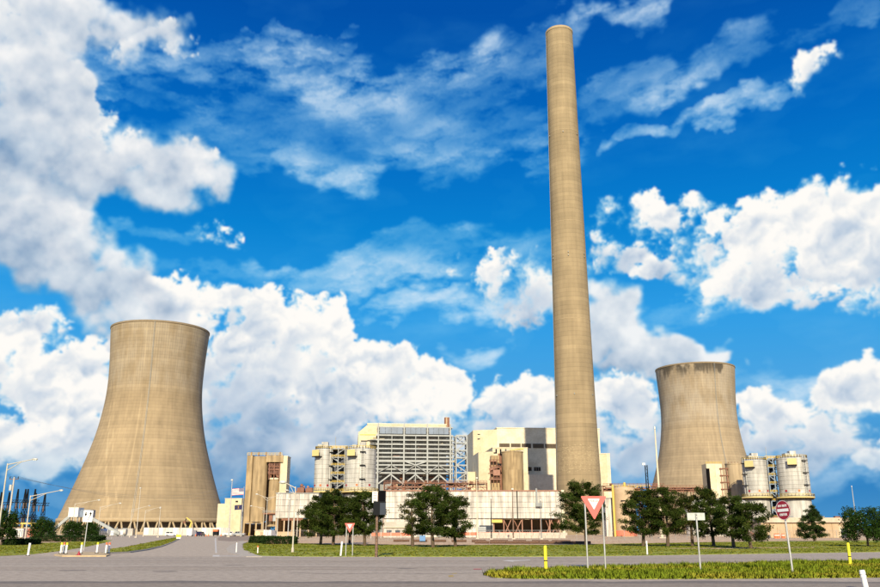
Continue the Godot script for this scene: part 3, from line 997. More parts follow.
func steel_boiler_house() -> void:
	var ox := -48.23
	var t := thing("boiler_house", "boiler house with open grey steel floors before a cream block, blue panels along its top", "building", Vector3(ox, 0, -600), 6.0)
	var W := 54.17
	var top := 74.92
	# the cream block behind the frame
	box(t, "wall", Vector3(W / 2 - 2.0, top / 2, -32), Vector3(W + 2.0, top, 58), M.cream)
	# sloping roof end on the left
	put(t, "sloped_end", plate(PackedVector2Array([Vector2(-9.47, 0), Vector2(-2.9, 0), Vector2(-2.9, top), Vector2(-9.47, top - 5.6)]), 57.0), M.cream).position = Vector3(0, 0, -32)
	box(t, "parapet", Vector3(W / 2 - 2.0, top + 0.5, -32), Vector3(W + 2.6, 1.0, 58.6), M.pale_cream)
	box(t, "back_wall", Vector3(W / 2, 33, -2.7), Vector3(W - 2.0, 66, 0.6), M.steel)
	# floors, decks and posts of the open frame, which stands 12 m deep before the block
	var fy := [66.08, 62.92, 59.9, 56.9, 53.97, 51.19, 48.49, 45.72, 42.97, 40.35]
	var x0 := 3.55
	var x1 := 56
	for k in fy.size():
		var y: float = fy[k]
		var fl := box(t, "floor_deck", Vector3((x0 + x1) / 2, y - 0.4, 4.0), Vector3(x1 - x0 + 1.0, 0.5, 12.0), M.steel)
		box(t, "edge_beam", Vector3((x0 + x1) / 2, y, 10.3), Vector3(x1 - x0 + 1.4, 1.0 if k != 6 else 1.5, 0.5), M.pale_steel)
		railing(t, "guard_rail", [Vector3(x0, y + 0.6, 10.3), Vector3(x1, y + 0.6, 10.3)], 1.0, M.steel, 4.0, 0.07)
	var cols := [4.25, 13.75, 22.22, 30.36, 38.53, 46.36, 54.57, 55.92]
	for k in cols.size():
		var heavy: bool = k in [0, 2, 4, 6]
		beam(t, "post", Vector3(cols[k], 0, 10.9), Vector3(cols[k], fy[0] + (8.0 if heavy else 0.0), 10.9), 1.0 if heavy else 0.45, M.pale_steel)
		beam(t, "post", Vector3(cols[k], 0, 3.5), Vector3(cols[k], fy[0], 3.5), 1.0, M.steel)
	# blue-grey cladding along the top storey
	var by0: float = fy[0] + 1.0
	var by1 := 71.37
	for k in 3:
		var a: float = cols[k * 2] + 0.9
		var b: float = cols[k * 2 + 2] - 0.9
		for i in 4:
			var s := (b - a) / 4
			box(t, "blue_panel", Vector3(a + (i + 0.5) * s, (by0 + by1) / 2, 10.6), Vector3(s - 0.15, by1 - by0, 0.35), M.blue_panel)
	box(t, "top_beam", Vector3((x0 + x1) / 2, by1 + 0.4, 10.4), Vector3(x1 - x0 + 1.0, 0.7, 0.8), M.pale_steel)
	box(t, "roof_deck", Vector3((x0 + x1) / 2, by1 - 0.2, 4.0), Vector3(x1 - x0, 0.4, 12.0), M.steel)
	# wind bracing: chevrons in the middle storeys, large ones at the foot
	var mid := [fy[6], fy[7], fy[8], fy[9]]
	for k in 6:
		var a: float = cols[k]
		var b: float = cols[k + 1]
		if k == 2 or k == 3:
			beam(t, "brace", Vector3(a if k == 2 else b, mid[0], 11.2), Vector3(b if k == 2 else a, mid[1], 11.2), 0.9, M.pale_steel)
		var up: bool = k % 2 == 0
		beam(t, "brace", Vector3(a, mid[3] if up else mid[1], 11.2), Vector3(b, mid[1] if up else mid[3], 11.2), 0.7, M.steel)
	var foot := 33.0
	for k in [0, 2, 4]:
		var a: float = cols[k]
		var b: float = cols[k + 2]
		beam(t, "brace", Vector3(a + 0.5, foot, 11.4), Vector3((a + b) / 2, mid[3] - 1.0, 11.4), 0.9, M.pale_steel)
		beam(t, "brace", Vector3(b - 0.5, foot, 11.4), Vector3((a + b) / 2, mid[3] - 1.0, 11.4), 0.9, M.pale_steel)
	# ducts, tanks and pipes seen between the decks
	var r := RandomNumberGenerator.new()
	r.seed = 901
	var stuff := [M.rust, M.pink_steel, M.steel, M.cream, M.charcoal, M.blue_steel, M.pale_steel]
	for k in 120:
		var f := r.randi() % fy.size()
		var y: float = fy[f] - r.randf_range(1.4, 3.2)
		var x := r.randf_range(x0 + 2, x1 - 6)
		var m: Material = stuff[r.randi() % (5 if f < 6 else 7)]
		if r.randf() < 0.5:
			rod(t, "pipe", Vector3(x, y, r.randf_range(0, 8)), Vector3(x + r.randf_range(3, 12), y, r.randf_range(0, 8)), r.randf_range(0.25, 0.7), m, -1, 8)
		else:
			box(t, "duct", Vector3(x, y, r.randf_range(0, 7)), Vector3(r.randf_range(1.5, 6), r.randf_range(1, 2.4), r.randf_range(1, 3)), m)
	# lift and stair tower of open lattice at the right end
	var tx0 := 58.71
	var tx1 := 66.38
	var th := 66.47
	for x: float in [tx0, tx1]:
		for z: float in [2.0, 10.0]:
			beam(t, "tower_post", Vector3(x, 0, z), Vector3(x, th, z), 0.8, M.pale_steel)
	for k in 13:
		var ya := th * k / 13.0
		var yb := th * (k + 1) / 13.0
		for z: float in [2.0, 10.0]:
			beam(t, "tower_beam", Vector3(tx0, yb, z), Vector3(tx1, yb, z), 0.7, M.pale_steel)
			beam(t, "tower_brace", Vector3(tx0 if k % 2 else tx1, ya, z), Vector3(tx1 if k % 2 else tx0, yb, z), 0.6, M.pale_steel)
		for x: float in [tx0, tx1]:
			beam(t, "tower_brace", Vector3(x, ya, 2.0 if k % 2 else 10.0), Vector3(x, yb, 10.0 if k % 2 else 2.0), 0.6, M.steel)
		box(t, "stair_landing", Vector3((tx0 + tx1) / 2, yb - 0.3, 4.0), Vector3(tx1 - tx0, 0.25, 3.5), M.blue_steel)
		beam(t, "stair_flight", Vector3(tx0 + 1, ya, 6.0), Vector3(tx1 - 1, yb, 6.0), 1.2, M.steel, 0.4)
	for k in 8:
		beam(t, "link_bridge", Vector3(x1, fy[k] - 0.3, 6), Vector3(tx0, fy[k] - 0.3, 6), 1.6, M.steel, 0.5)
	# short brown stack on the roof corner
	var sx := 54.1
	box(t, "stack", Vector3(sx, top - 1.0, -6), Vector3(3.4, 14.0, 3.4), M.rust)
	box(t, "stack_pipe", Vector3(sx - 0.4, top + 1.2, -4.1), Vector3(0.9, 10.0, 0.5), M.tan_wall)
	# clutter at the left end
	for k in 7:
		box(t, "landing", Vector3(x0 - 2.6, fy[k + 1] + 0.3, 2.0), Vector3(4.5, 0.5, 9.0), M.steel)
		railing(t, "guard_rail", [Vector3(x0 - 4.7, fy[k + 1] + 0.5, 6.4), Vector3(x0 - 0.4, fy[k + 1] + 0.5, 6.4)], 1.1, M.yellow if k == 0 else M.steel, 1.5, 0.14)
	beam(t, "crane_boom", Vector3(x0 - 12.0, fy[0] + 0.8, 4), Vector3(x0 - 1.0, fy[0] + 0.8, 4), 0.7, M.yellow)


func cream_boiler_house() -> void:
	var t := thing("boiler_house", "cream boiler house with a dark louvre band, in the chimney's shadow", "building", Vector3(49.91, 0, -745), 5.0)
	var top := 88.76
	var W := 92.0
	box(t, "wall", Vector3(W / 2, top / 2, -35), Vector3(W, top, 70), M.pale_cream)
	box(t, "parapet", Vector3(W / 2, top + 0.4, -35), Vector3(W + 0.8, 0.8, 70.8), M.pale_cream)
	# left wing set back, with a slightly lower roof
	var lw := 20.0
	put(t, "wing_wall", slab(PackedVector2Array([Vector2(0.3, -0.4), Vector2(-lw, -8.5), Vector2(-lw, -60), Vector2(0.3, -60)]), 0, top - 1.0), M.cream)
	for k in 8:
		box(t, "wing_rib", Vector3(-lw + 1.5 + k * 2.4, top / 2 - 1.0, -8.1 + (1.5 + k * 2.4) * 0.4), Vector3(0.25, top - 2.4, 0.3), M.pale_cream, Vector3(0, -22, 0))
	# long louvre band in five bays, each with its slats
	var lx := [[1.97, 11.17], [12.15, 20.83], [21.72, 30.07], [31.67, 41.47], [42.72, 52.99], [54.15, 63.1]]
	var ly0 := 71.78
	var ly1 := 75.59
	for l in lx:
		var lb := box(t, "louvre_bay", Vector3((l[0] + l[1]) / 2, (ly0 + ly1) / 2, 0.1), Vector3(l[1] - l[0], ly1 - ly0, 0.3), M.louvre)
		for s in 5:
			box(lb, "slat", Vector3(0, (ly1 - ly0) * ((s + 0.5) / 5.0 - 0.5), 0.3), Vector3(l[1] - l[0], (ly1 - ly0) / 5.0 * 0.55, 0.25), M.louvre, Vector3(25, 0, 0))
		for s in 4:
			box(lb, "mullion", Vector3((l[1] - l[0]) * ((s + 0.5) / 4.0 - 0.5), 0, 0.45), Vector3(0.35, ly1 - ly0, 0.2), M.louvre)
	# two groups of three small vents
	var vy := 53.79
	for px: float in [25.07, 27.19, 29.13, 33.02, 35.05, 37.08]:
		var vb := box(t, "vent", Vector3(px, vy, 0.15), Vector3(1.7, 3.2, 0.4), M.charcoal)
		for s in 3:
			box(vb, "slat", Vector3(0, -1.0 + s, 0.3), Vector3(1.6, 0.4, 0.2), M.louvre, Vector3(25, 0, 0))
	# lower block before it, and a smaller one to the left
	var fx0 := -10.76
	var bt := 67.5
	var bw := 29.03
	box(t, "lower_block", Vector3(fx0 + bw / 2, bt / 2, 22), Vector3(bw, bt, 45), M.cream)
	box(t, "lower_parapet", Vector3(fx0 + bw / 2, bt + 0.3, 22), Vector3(bw + 0.6, 0.6, 45.6), M.pale_cream)
	for k in 7:
		box(t, "lower_rib", Vector3(fx0 + 2.0 + k * 4.2, bt / 2 - 0.5, 44.7), Vector3(0.3, bt - 1.6, 0.4), M.pale_cream)
	put(t, "side_block", slab(PackedVector2Array([Vector2(fx0 + 0.2, 44.0), Vector2(fx0 - 11.0, 39.0), Vector2(fx0 - 11.0, -3), Vector2(fx0 + 0.2, -3)]), 0, bt - 3.0), M.cream)
	box(t, "annex", Vector3(fx0 - 15.5, 22.0, 4), Vector3(9.0, 56.0, 26), M.cream)
	box(t, "low_wing", Vector3(75.0 - 30.0, 48.02 / 2, 20), Vector3(70, 48.02 - 3.0, 40), M.pale_cream)
	# roof pipes and lamps on the edges
	for x: float in [6.0, 20.0, 44.0, 61.0]:
		rod(t, "roof_vent", Vector3(x, top, -6), Vector3(x, top + 1.8, -6), 0.5, M.steel, -1, 8)
	for q in [Vector3(-16, top - 5.5, 0.2), Vector3(-13, top - 24.0, 0.2), Vector3(fx0 + 2, bt - 4.0, 44.8)]:
		box(t, "wall_lamp", q, Vector3(2.2, 0.7, 0.9), M.charcoal)


# ---------------------------------------------------------------- silos
# a white ash silo: drum on a lower skirt, ringed by a yellow walkway
func ash_silo(at: Vector3, r: float, deck: float, top: float, balcony: float, ladder: float, label: String) -> Node3D:
	var t := thing("ash_silo", label, "silo", at, 0.0, "white ash silos")
	put(t, "skirt", lathe([[r * 0.96, 0.0], [r * 0.96, deck - 0.6]], 48), M.silo_white)
	put(t, "drum", lathe([[r, deck], [r, top]], 48), M.silo_white)
	put(t, "roof", lathe([[r, top], [r * 0.5, top + 1.0], [0.01, top + 1.4]], 48, 0, TAU, false), M.silo_white)
	# hoops that stiffen the drum
	for k in 9:
		var y := lerpf(deck + 1.5, top - 0.6, k / 8.0)
		put(t, "hoop", lathe([[r - 0.05, y - 0.13], [r + 0.12, y - 0.1], [r + 0.12, y + 0.1], [r - 0.05, y + 0.13]], 48, 0, TAU, false), M.silo_white)
	put(t, "walkway", lathe([[r * 0.9, deck - 1.0], [r + 1.4, deck - 1.0], [r + 1.4, deck - 0.1], [r * 0.9, deck - 0.1]], 48, 0, TAU, false), M.pale_yellow)
	put(t, "walkway_underside", lathe([[r * 0.9, deck - 1.5], [r + 0.9, deck - 1.5], [r + 0.9, deck - 1.02]], 48, 0, TAU, false), M.charcoal)
	round_railing(t, "walkway_rail", Vector3(0, deck - 0.1, 0), r + 1.3, 1.1, M.yellow, 0.14)
	round_railing(t, "roof_rail", Vector3(0, top, 0), r - 0.15, 1.3, M.yellow, 0.18)
	# filter housing on the roof
	box(t, "filter_housing", Vector3(r * 0.1, top + 2.2, -1.0), Vector3(3.0, 2.6, 3.0), M.silo_white)
	box(t, "roof_duct", Vector3(-r * 0.4, top + 1.7, 0.5), Vector3(2.0, 1.2, 4.0), M.pale_steel)
	# yellow balcony cabin hung near the top
	var ba := deg_to_rad(balcony)
	var bd := Vector3(sin(ba), 0, cos(ba))
	var bc := bd * (r + 0.8) + Vector3.UP * (top - 2.0)
	box(t, "balcony", bc + Vector3.DOWN * 1.6, Vector3(4.0, 0.4, 2.6), M.charcoal, Vector3(0, balcony, 0))
	box(t, "balcony_screen", bc + bd * 1.1, Vector3(4.0, 2.8, 0.2), M.pale_yellow, Vector3(0, balcony, 0))
	# caged ladder from the walkway to the roof
	var la := deg_to_rad(ladder)
	var ld := Vector3(sin(la), 0, cos(la))
	var side := Vector3(cos(la), 0, -sin(la))
	var b := Bars.new()
	for s: float in [-0.8, 0.8]:
		b.bar(ld * (r + 0.35) + side * s + Vector3.UP * deck, ld * (r + 0.35) + side * s + Vector3.UP * (top + 1.0), 0.22)
	for k in 30:
		var y := lerpf(deck, top, k / 29.0)
		b.bar(ld * (r + 0.35) - side * 0.8 + Vector3.UP * y, ld * (r + 0.35) + side * 0.8 + Vector3.UP * y, 0.14)
	put(t, "ladder", b.mesh(), M.galvanised)
	for k in 3:
		box(t, "rest_platform", ld * (r + 0.6) + Vector3.UP * lerpf(deck + 5.0, top - 1.5, k / 2.0), Vector3(2.6, 0.35, 1.2), M.charcoal, Vector3(0, ladder, 0))
	for k in 3:
		var a := deg_to_rad(-55.0 + 48.0 * k)
		box(t, "marker_plate", Vector3(sin(a), 0, cos(a)) * (r + 0.06) + Vector3.UP * (deck + 2.4), Vector3(0.9, 0.9, 0.15), M.red if k != 1 else M.orange, Vector3(0, rad_to_deg(a), 0))
	return t


func stair_tower(at: Vector3, w: float, d: float, top: float, steel: Material, rails: Material, label: String) -> Node3D:
	var t := thing("stair_tower", label, "stair tower", at, 0.0, "silo stair towers")
	for x: float in [-w / 2, 0.0, w / 2]:
		for z: float in [-d / 2, d / 2]:
			beam(t, "post", Vector3(x, 0, z), Vector3(x, top, z), 0.5, steel)
	var n := int(top / 3.6)
	for k in n:
		var ya := top * k / n
		var yb := top * (k + 1) / n
		for z: float in [-d / 2, d / 2]:
			beam(t, "beam", Vector3(-w / 2, yb, z), Vector3(w / 2, yb, z), 0.4, steel)
			beam(t, "brace", Vector3(-w / 2 if k % 2 else w / 2, ya, z), Vector3(w / 2 if k % 2 else -w / 2, yb, z), 0.3, steel)
		box(t, "landing", Vector3(w * 0.25 * (1 if k % 2 else -1), yb, 0), Vector3(w * 0.5, 0.25, d), M.charcoal)
		beam(t, "stair_flight", Vector3(-w * 0.3 if k % 2 else w * 0.3, ya, d * 0.25), Vector3(w * 0.3 if k % 2 else -w * 0.3, yb, d * 0.25), 1.1, M.blue_steel, 0.4)
		railing(t, "guard_rail", [Vector3(-w / 2, yb, d / 2 + 0.3), Vector3(w / 2, yb, d / 2 + 0.3)], 1.1, rails, 1.6, 0.16)
	box(t, "back_screen", Vector3(0, top / 2, -d / 2 - 0.4), Vector3(w + 1.5, top, 0.2), M.navy)
	railing(t, "roof_rail", [Vector3(-w / 2 - 1, top, d / 2), Vector3(w / 2 + 1, top, d / 2)], 1.4, rails, 1.4, 0.18)
	box(t, "roof_deck", Vector3(0, top, 0), Vector3(w + 2.5, 0.5, d), rails)
	rod(t, "mast", Vector3(-w * 0.3, top, 0), Vector3(-w * 0.3, top + 6.0, 0), 0.22, M.pale_steel, 0.12, 8)
	return t


func build_silos() -> void:
	# the pair left of the steel boiler house
	var d := 400.0
	ash_silo(Vector3(-54.43, 0, -d), 4.03, 19.8, 38.77, -32, 62, "smaller white ash silo with a yellow walkway, left of the left pair")
	ash_silo(Vector3(-36.68, 0, -396), 7.15, 19.63, 38.27, -24, 12, "larger white ash silo with a ladder up its front, next to the steel boiler house")
	stair_tower(Vector3(-47.37, 0, -401), 6.2, 6.0, 38.86, M.steel, M.yellow, "steel stair tower with yellow rails squeezed between the left pair of ash silos")
	# the pair at the right end of the works
	ash_silo(Vector3(150.28, 0, -410), 5.59, 17.7, 34.48, -38, -70, "white ash silo beside the small tan silo, left one of the right-hand pair")
	ash_silo(Vector3(166.41, 0, -405), 6.94, 17.51, 35.02, -22, 24, "rightmost white ash silo, with a dark ladder and a white skirt")
	stair_tower(Vector3(158.96, 0, -412), 5.2, 6.0, 35.11, M.blue_steel, M.yellow, "blue-grey steel stair tower between the right-hand pair of ash silos")
	coal_silos()
	front_silo()
	right_silos()


# the tall concrete silo block near the gate
func coal_silos() -> void:
	var z := -400.0
	var t := thing("coal_silo", "tall brown concrete silo block with a cream slab, beside the flagpole", "silo", Vector3(-81.25, 0, z))
	var ox := -81.25
	var top := 36
	var xa := -89.88 - ox
	var xb := -87.25 - ox
	var xc := -80.79 - ox
	var xd := -79.63 - ox
	var xe := -74.23 - ox
	var xf := -71 - ox
	box(t, "corner_pier", Vector3((xa + xb) / 2, top / 2 + 3.0, -3.0), Vector3(xb - xa, top - 6.0, 9.0), M.silo_concrete)
	box(t, "undercroft_ceiling", Vector3((xa + xc) / 2, 5.6, -6.0), Vector3(xc - xa, 0.6, 15.0), M.silo_concrete)
	box(t, "undercroft_side", Vector3(xa + 0.3, 2.6, -8.0), Vector3(0.5, 5.2, 15.0), M.silo_concrete)
	box(t, "undercroft_side", Vector3(xc - 0.3, 2.6, -8.0), Vector3(0.5, 5.2, 15.0), M.silo_concrete)
	box(t, "undercroft_back", Vector3((xa + xc) / 2, 2.6, -15.8), Vector3(xc - xa, 5.2, 0.5), M.silo_concrete)
	put(t, "barrel", lathe([[(xc - xb) / 2 + 0.3, 6.0], [(xc - xb) / 2 + 0.3, top - 0.5]], 40), M.silo_concrete).position = Vector3((xb + xc) / 2, 0, -1.0)
	box(t, "backing_wall", Vector3((xa + xe) / 2, top / 2 + 3.2, -8.5), Vector3(xe - xa, top - 7.0, 2.0), M.silo_concrete)
	box(t, "gap_shade", Vector3((xc + xd) / 2 + 0.2, top / 2 + 2.0, -6.8), Vector3(xd - xc + 1.0, top - 7.0, 1.0), M.rust)  # brown box added in the slot, its colour standing in for deep shade
	var lowtop := 25.01
	put(t, "lower_barrel", lathe([[(xe - xd) / 2, 4.0], [(xe - xd) / 2, lowtop]], 40), M.silo_concrete).position = Vector3((xd + xe) / 2, 0, -1.5)
	put(t, "lower_lid", lathe([[(xe - xd) / 2 + 0.3, lowtop], [(xe - xd) / 2 + 0.3, lowtop + 0.7], [0.01, lowtop + 1.0]], 40, 0, TAU, false), M.pale_cream).position = Vector3((xd + xe) / 2, 0, -1.5)
	# the head house across the top, with open floors of rusty steel under it
	box(t, "head_house", Vector3((xd + xe) / 2, top - 1.6, -2.0), Vector3(xe - xd + 2.4, 3.2, 9.0), M.silo_concrete)
	for k in 3:
		var y := lerpf(lowtop + 2.6, top - 5.0, k / 2.0)
		box(t, "steel_floor", Vector3((xd + xe) / 2, y, -2.0), Vector3(xe - xd, 0.4, 7.0), M.rust)
		railing(t, "guard_rail", [Vector3(xd, y, 1.6), Vector3(xe, y, 1.6)], 1.1, M.pink_steel, 1.2, 0.14)
	for x: float in [xd + 0.4, (xd + xe) / 2, xe - 0.4]:
		beam(t, "steel_post", Vector3(x, lowtop, 1.4), Vector3(x, top - 3.0, 1.4), 0.35, M.rust)
	box(t, "hopper", Vector3((xd + xe) / 2 + 0.8, lowtop + 4.6, -2), Vector3(2.6, 2.4, 3), M.pink_steel)
	rod(t, "chute", Vector3(xd + 1.0, top - 3.5, 0.5), Vector3(xe - 1.0, lowtop + 1.0, 0.5), 0.6, M.rust)
	box(t, "duct", Vector3(xd + 1.4, lowtop + 8.0, -1), Vector3(2.0, 1.6, 2), M.charcoal)
	# slim cream tower on the right
	box(t, "cream_slab", Vector3((xe + xf) / 2, 35.31 / 2, -2.5), Vector3(xf - xe, 35.31, 8.0), M.cream)
	box(t, "slab_cap", Vector3((xe + xf) / 2, 35.31 + 0.2, -2.5), Vector3(xf - xe + 0.3, 0.4, 8.3), M.pale_cream)
	railing(t, "roof_rail", [Vector3(xa, top, 1.4), Vector3(xe + 0.5, top, 1.4)], 1.1, M.yellow, 1.6, 0.16)
	for x: float in [xa + 1.2, xb + 2.0, xc - 1.0, xe - 1.0]:
		rod(t, "roof_pipe", Vector3(x, top, -2), Vector3(x, top + 1.8, -2), 0.3, M.rust, -1, 8)
	# undercroft: pillars and a dark bay, with yellow bollards
	for k in 4:
		box(t, "pillar", Vector3(lerpf(xa + 0.4, xc - 0.4, k / 3.0), 3.0, 1.2), Vector3(0.7, 6.0, 0.9), M.silo_concrete)
		rod(t, "bollard", Vector3(lerpf(xa + 0.4, xc - 0.4, k / 3.0), 0, 2.4), Vector3(lerpf(xa + 0.4, xc - 0.4, k / 3.0), 1.3, 2.4), 0.22, M.yellow, -1, 8)
	# low machine deck at the foot of the lower barrel
	box(t, "machine_deck", Vector3((xd + xe) / 2, 9.6, 2.0), Vector3(xe - xd + 2.0, 0.5, 5.0), M.rust)
	railing(t, "guard_rail", [Vector3(xd - 1, 9.9, 4.4), Vector3(xe + 1, 9.9, 4.4)], 1.1, M.steel, 1.2, 0.14)
	for k in 3:
		box(t, "machine", Vector3(lerpf(xd, xe, (k + 0.5) / 3.0), 7.6, 3.0), Vector3(1.6, 2.6, 2.0), [M.charcoal, M.rust, M.pale_steel][k])


# the brown concrete silo with stained walls before the cream boiler house
func front_silo() -> void:
	var z := -560.0
	var cx := 47.42
	var r := 6.97
	var top := 51.91
	var t := thing("concrete_silo", "brown stained concrete silo before the cream boiler house, left of the chimney", "silo", Vector3(cx, 0, z))
	put(t, "barrel", lathe([[r, 0.0], [r, top]], 48), M.silo_concrete)
	put(t, "lid", lathe([[r + 0.25, top - 0.6], [r + 0.25, top], [0.01, top + 0.6]], 48, 0, TAU, false), M.silo_concrete)
	box(t, "side_pier", Vector3(-r - 4.6, (top - 2.6) / 2, -2.0), Vector3(5.4, top - 2.6, 9.0), M.silo_concrete)
	box(t, "gap_shade", Vector3(-r - 0.9, top / 2, -4.0), Vector3(2.4, top - 1.5, 2.0), M.rust)  # added box, brown as painted shade for the gap between pier and barrel
	for x: float in [-r - 3.5, -r * 0.6, -r - 0.6]:
		rod(t, "vent_pipe", Vector3(x, top - 1, -1), Vector3(x, top + 1.9, -1), 0.5, M.charcoal, -1, 8)
	box(t, "conveyor_head", Vector3(r * 0.45, top + 1.6, -2.5), Vector3(9.0, 0.9, 3.0), M.yellow, Vector3(0, 0, 7))
	railing(t, "roof_rail", [Vector3(-r, top, r * 0.4), Vector3(r, top, r * 0.4)], 1.1, M.steel, 1.8, 0.14)
	# rusty pink platforms and pipes clinging to the left side
	for k in 4:
		var y := lerpf(top - 18.0, top - 6.5, k / 3.0)
		box(t, "platform", Vector3(-r - 5.0 - k % 2, y, 4.4), Vector3(7.5 - k, 0.4, 4.0), M.pink_steel)
		railing(t, "guard_rail", [Vector3(-r - 8.4, y, 6.3), Vector3(-r - 1.6, y, 6.3)], 1.2, M.rust, 1.3, 0.18)
	for k in 4:
		beam(t, "platform_post", Vector3(-r - 8.0 + k * 2.1, top - 21.0, 5.8), Vector3(-r - 8.0 + k * 2.1, top - 5.5, 5.8), 0.4, M.rust)
	rod(t, "chute", Vector3(-r - 8.5, top - 12.0, 5), Vector3(-r - 0.5, top - 9.0, 5), 1.0, M.pink_steel)
	box(t, "hopper", Vector3(-r - 4.0, top - 13.8, 5.0), Vector3(4.4, 3.6, 3.0), M.pink_steel)
	box(t, "drive_unit", Vector3(-r - 2.0, top - 8.8, 5.0), Vector3(2.6, 1.6, 2.0), M.charcoal)


# tan silos and the cream slab before the far cooling tower, and the tan drum near the chimney's foot
func right_silos() -> void:
	var z := -440.0
	var t := thing("tan_silo", "small tan concrete silo touching the left white ash silo of the right pair", "silo", Vector3(151.41, 0, z), 0.0, "tan silos")
	var r := 4.73
	var top := 35.08
	put(t, "barrel", lathe([[r, 0.0], [r, top], [0.01, top + 0.4]], 40), M.concrete)
	put(t, "lip", lathe([[r, top - 0.5], [r + 0.2, top - 0.4], [r + 0.2, top + 0.2], [r, top + 0.3]], 40, 0, TAU, false), M.concrete)
	for k in 5:
		rod(t, "roof_pipe", Vector3(-r * 0.7 + k * r * 0.35, top, 0), Vector3(-r * 0.7 + k * r * 0.35, top + 1.0, 0), 0.25, M.rust, -1, 8)
	# pipe gallery between silo and slab
	for k in 4:
		box(t, "gallery_floor", Vector3(-r - 2.0, top - 2.5 - k * 3.4, 1.5), Vector3(4.6, 0.45, 3.0), M.rust)
	for x: float in [-r - 3.6, -r - 0.5]:
		beam(t, "gallery_post", Vector3(x, 0, 2.4), Vector3(x, top - 2.0, 2.4), 0.4, M.pink_steel)
	var s := thing("cream_slab_tower", "slim cream slab tower with a black edge before the far cooling tower", "building", Vector3(140.02, 0, -442))
	var sw := 7.92
	var st := 35.08
	box(s, "wall", Vector3(0, st / 2, 0), Vector3(sw, st, 8), M.cream)
	box(s, "pale_face", Vector3(sw * 0.27, st / 2, 4.1), Vector3(sw * 0.44, st - 1.0, 0.3), M.pale_cream)
	box(s, "black_edge", Vector3(-sw / 2 + 0.5, st / 2 - 1.2, 4.15), Vector3(1.7, st - 2.4, 0.4), M.black)
	railing(s, "roof_rail", [Vector3(-sw / 2, st, 3.8), Vector3(sw / 2, st, 3.8)], 1.0, M.yellow, 1.3, 0.14)
	# the tan drum right of the chimney
	var zz := -330.0
	var q := thing("tan_silo", "tan silo with a yellow pipe, right of the chimney and behind the pine row", "silo", Vector3(70.16, 0, zz), 0.0, "tan silos")
	var qr := 3.99
	var qt := 18.03
	put(q, "barrel", lathe([[qr, 0.0], [qr, qt], [0.01, qt + 0.4]], 40), M.tan_wall)
	rod(q, "riser_pipe", Vector3(-qr - 0.4, 0, 1.2), Vector3(-qr - 0.4, qt + 1.0, 1.2), 0.45, M.yellow, -1, 10)
	rod(q, "vent_pipe", Vector3(0.4, qt, 0), Vector3(0.4, qt + 1.9, 0), 0.45, M.yellow, -1, 10)
	beam(q, "side_ladder", Vector3(qr * 0.2, 0.5, qr + 0.1), Vector3(qr * 0.2, qt * 0.72, qr + 0.1), 0.16, M.charcoal)
	box(q, "hatch", Vector3(-qr * 0.3, qt * 0.72, qr * 0.97), Vector3(1.8, 0.4, 0.3), M.charcoal)
	put(q, "skirt_band", lathe([[qr + 0.05, 0.2], [qr + 0.12, 0.3], [qr + 0.12, 2.2], [qr + 0.05, 2.3]], 40, 0, TAU, false), M.orange_net)
	railing(q, "roof_rail", [Vector3(-qr, qt, 0.5), Vector3(qr + 6, qt, 0.5)], 1.0, M.yellow, 1.1, 0.12)
	# a dark blue door tower beside it
	var w := thing("service_shed", "white shed with a tall dark blue door, between chimney and tan silo", "shed", Vector3(66.01, 0, -335))
	box(w, "wall", Vector3(0, 7, 0), Vector3(5.6, 14, 6), M.white_panel)
	box(w, "door", Vector3(1.4, 5.8, 3.1), Vector3(2.1, 9.5, 0.25), M.navy)
	box(w, "roof", Vector3(0, 14.15, 0), Vector3(6.0, 0.3, 6.4), M.steel)


# ---------------------------------------------------------------- low buildings
func build_low_buildings() -> void:
	white_hall()
	white_annex()
	gate_building()
	tan_warehouse()
	# cream block behind the chimney's foot
	var b := thing("cream_block", "narrow cream block peeping out right behind the chimney's foot", "building", Vector3(96.33, 0, -530))
	var h := 46.98
	box(b, "wall", Vector3(0, h / 2, 0), Vector3(14, h, 20), M.cream)
	box(b, "corner_trim", Vector3(5.9, h / 2, 10.1), Vector3(2.2, h, 0.25), M.pale_cream)
	box(b, "roof_edge", Vector3(0, h + 0.25, 0), Vector3(14.4, 0.5, 20.4), M.pale_cream)


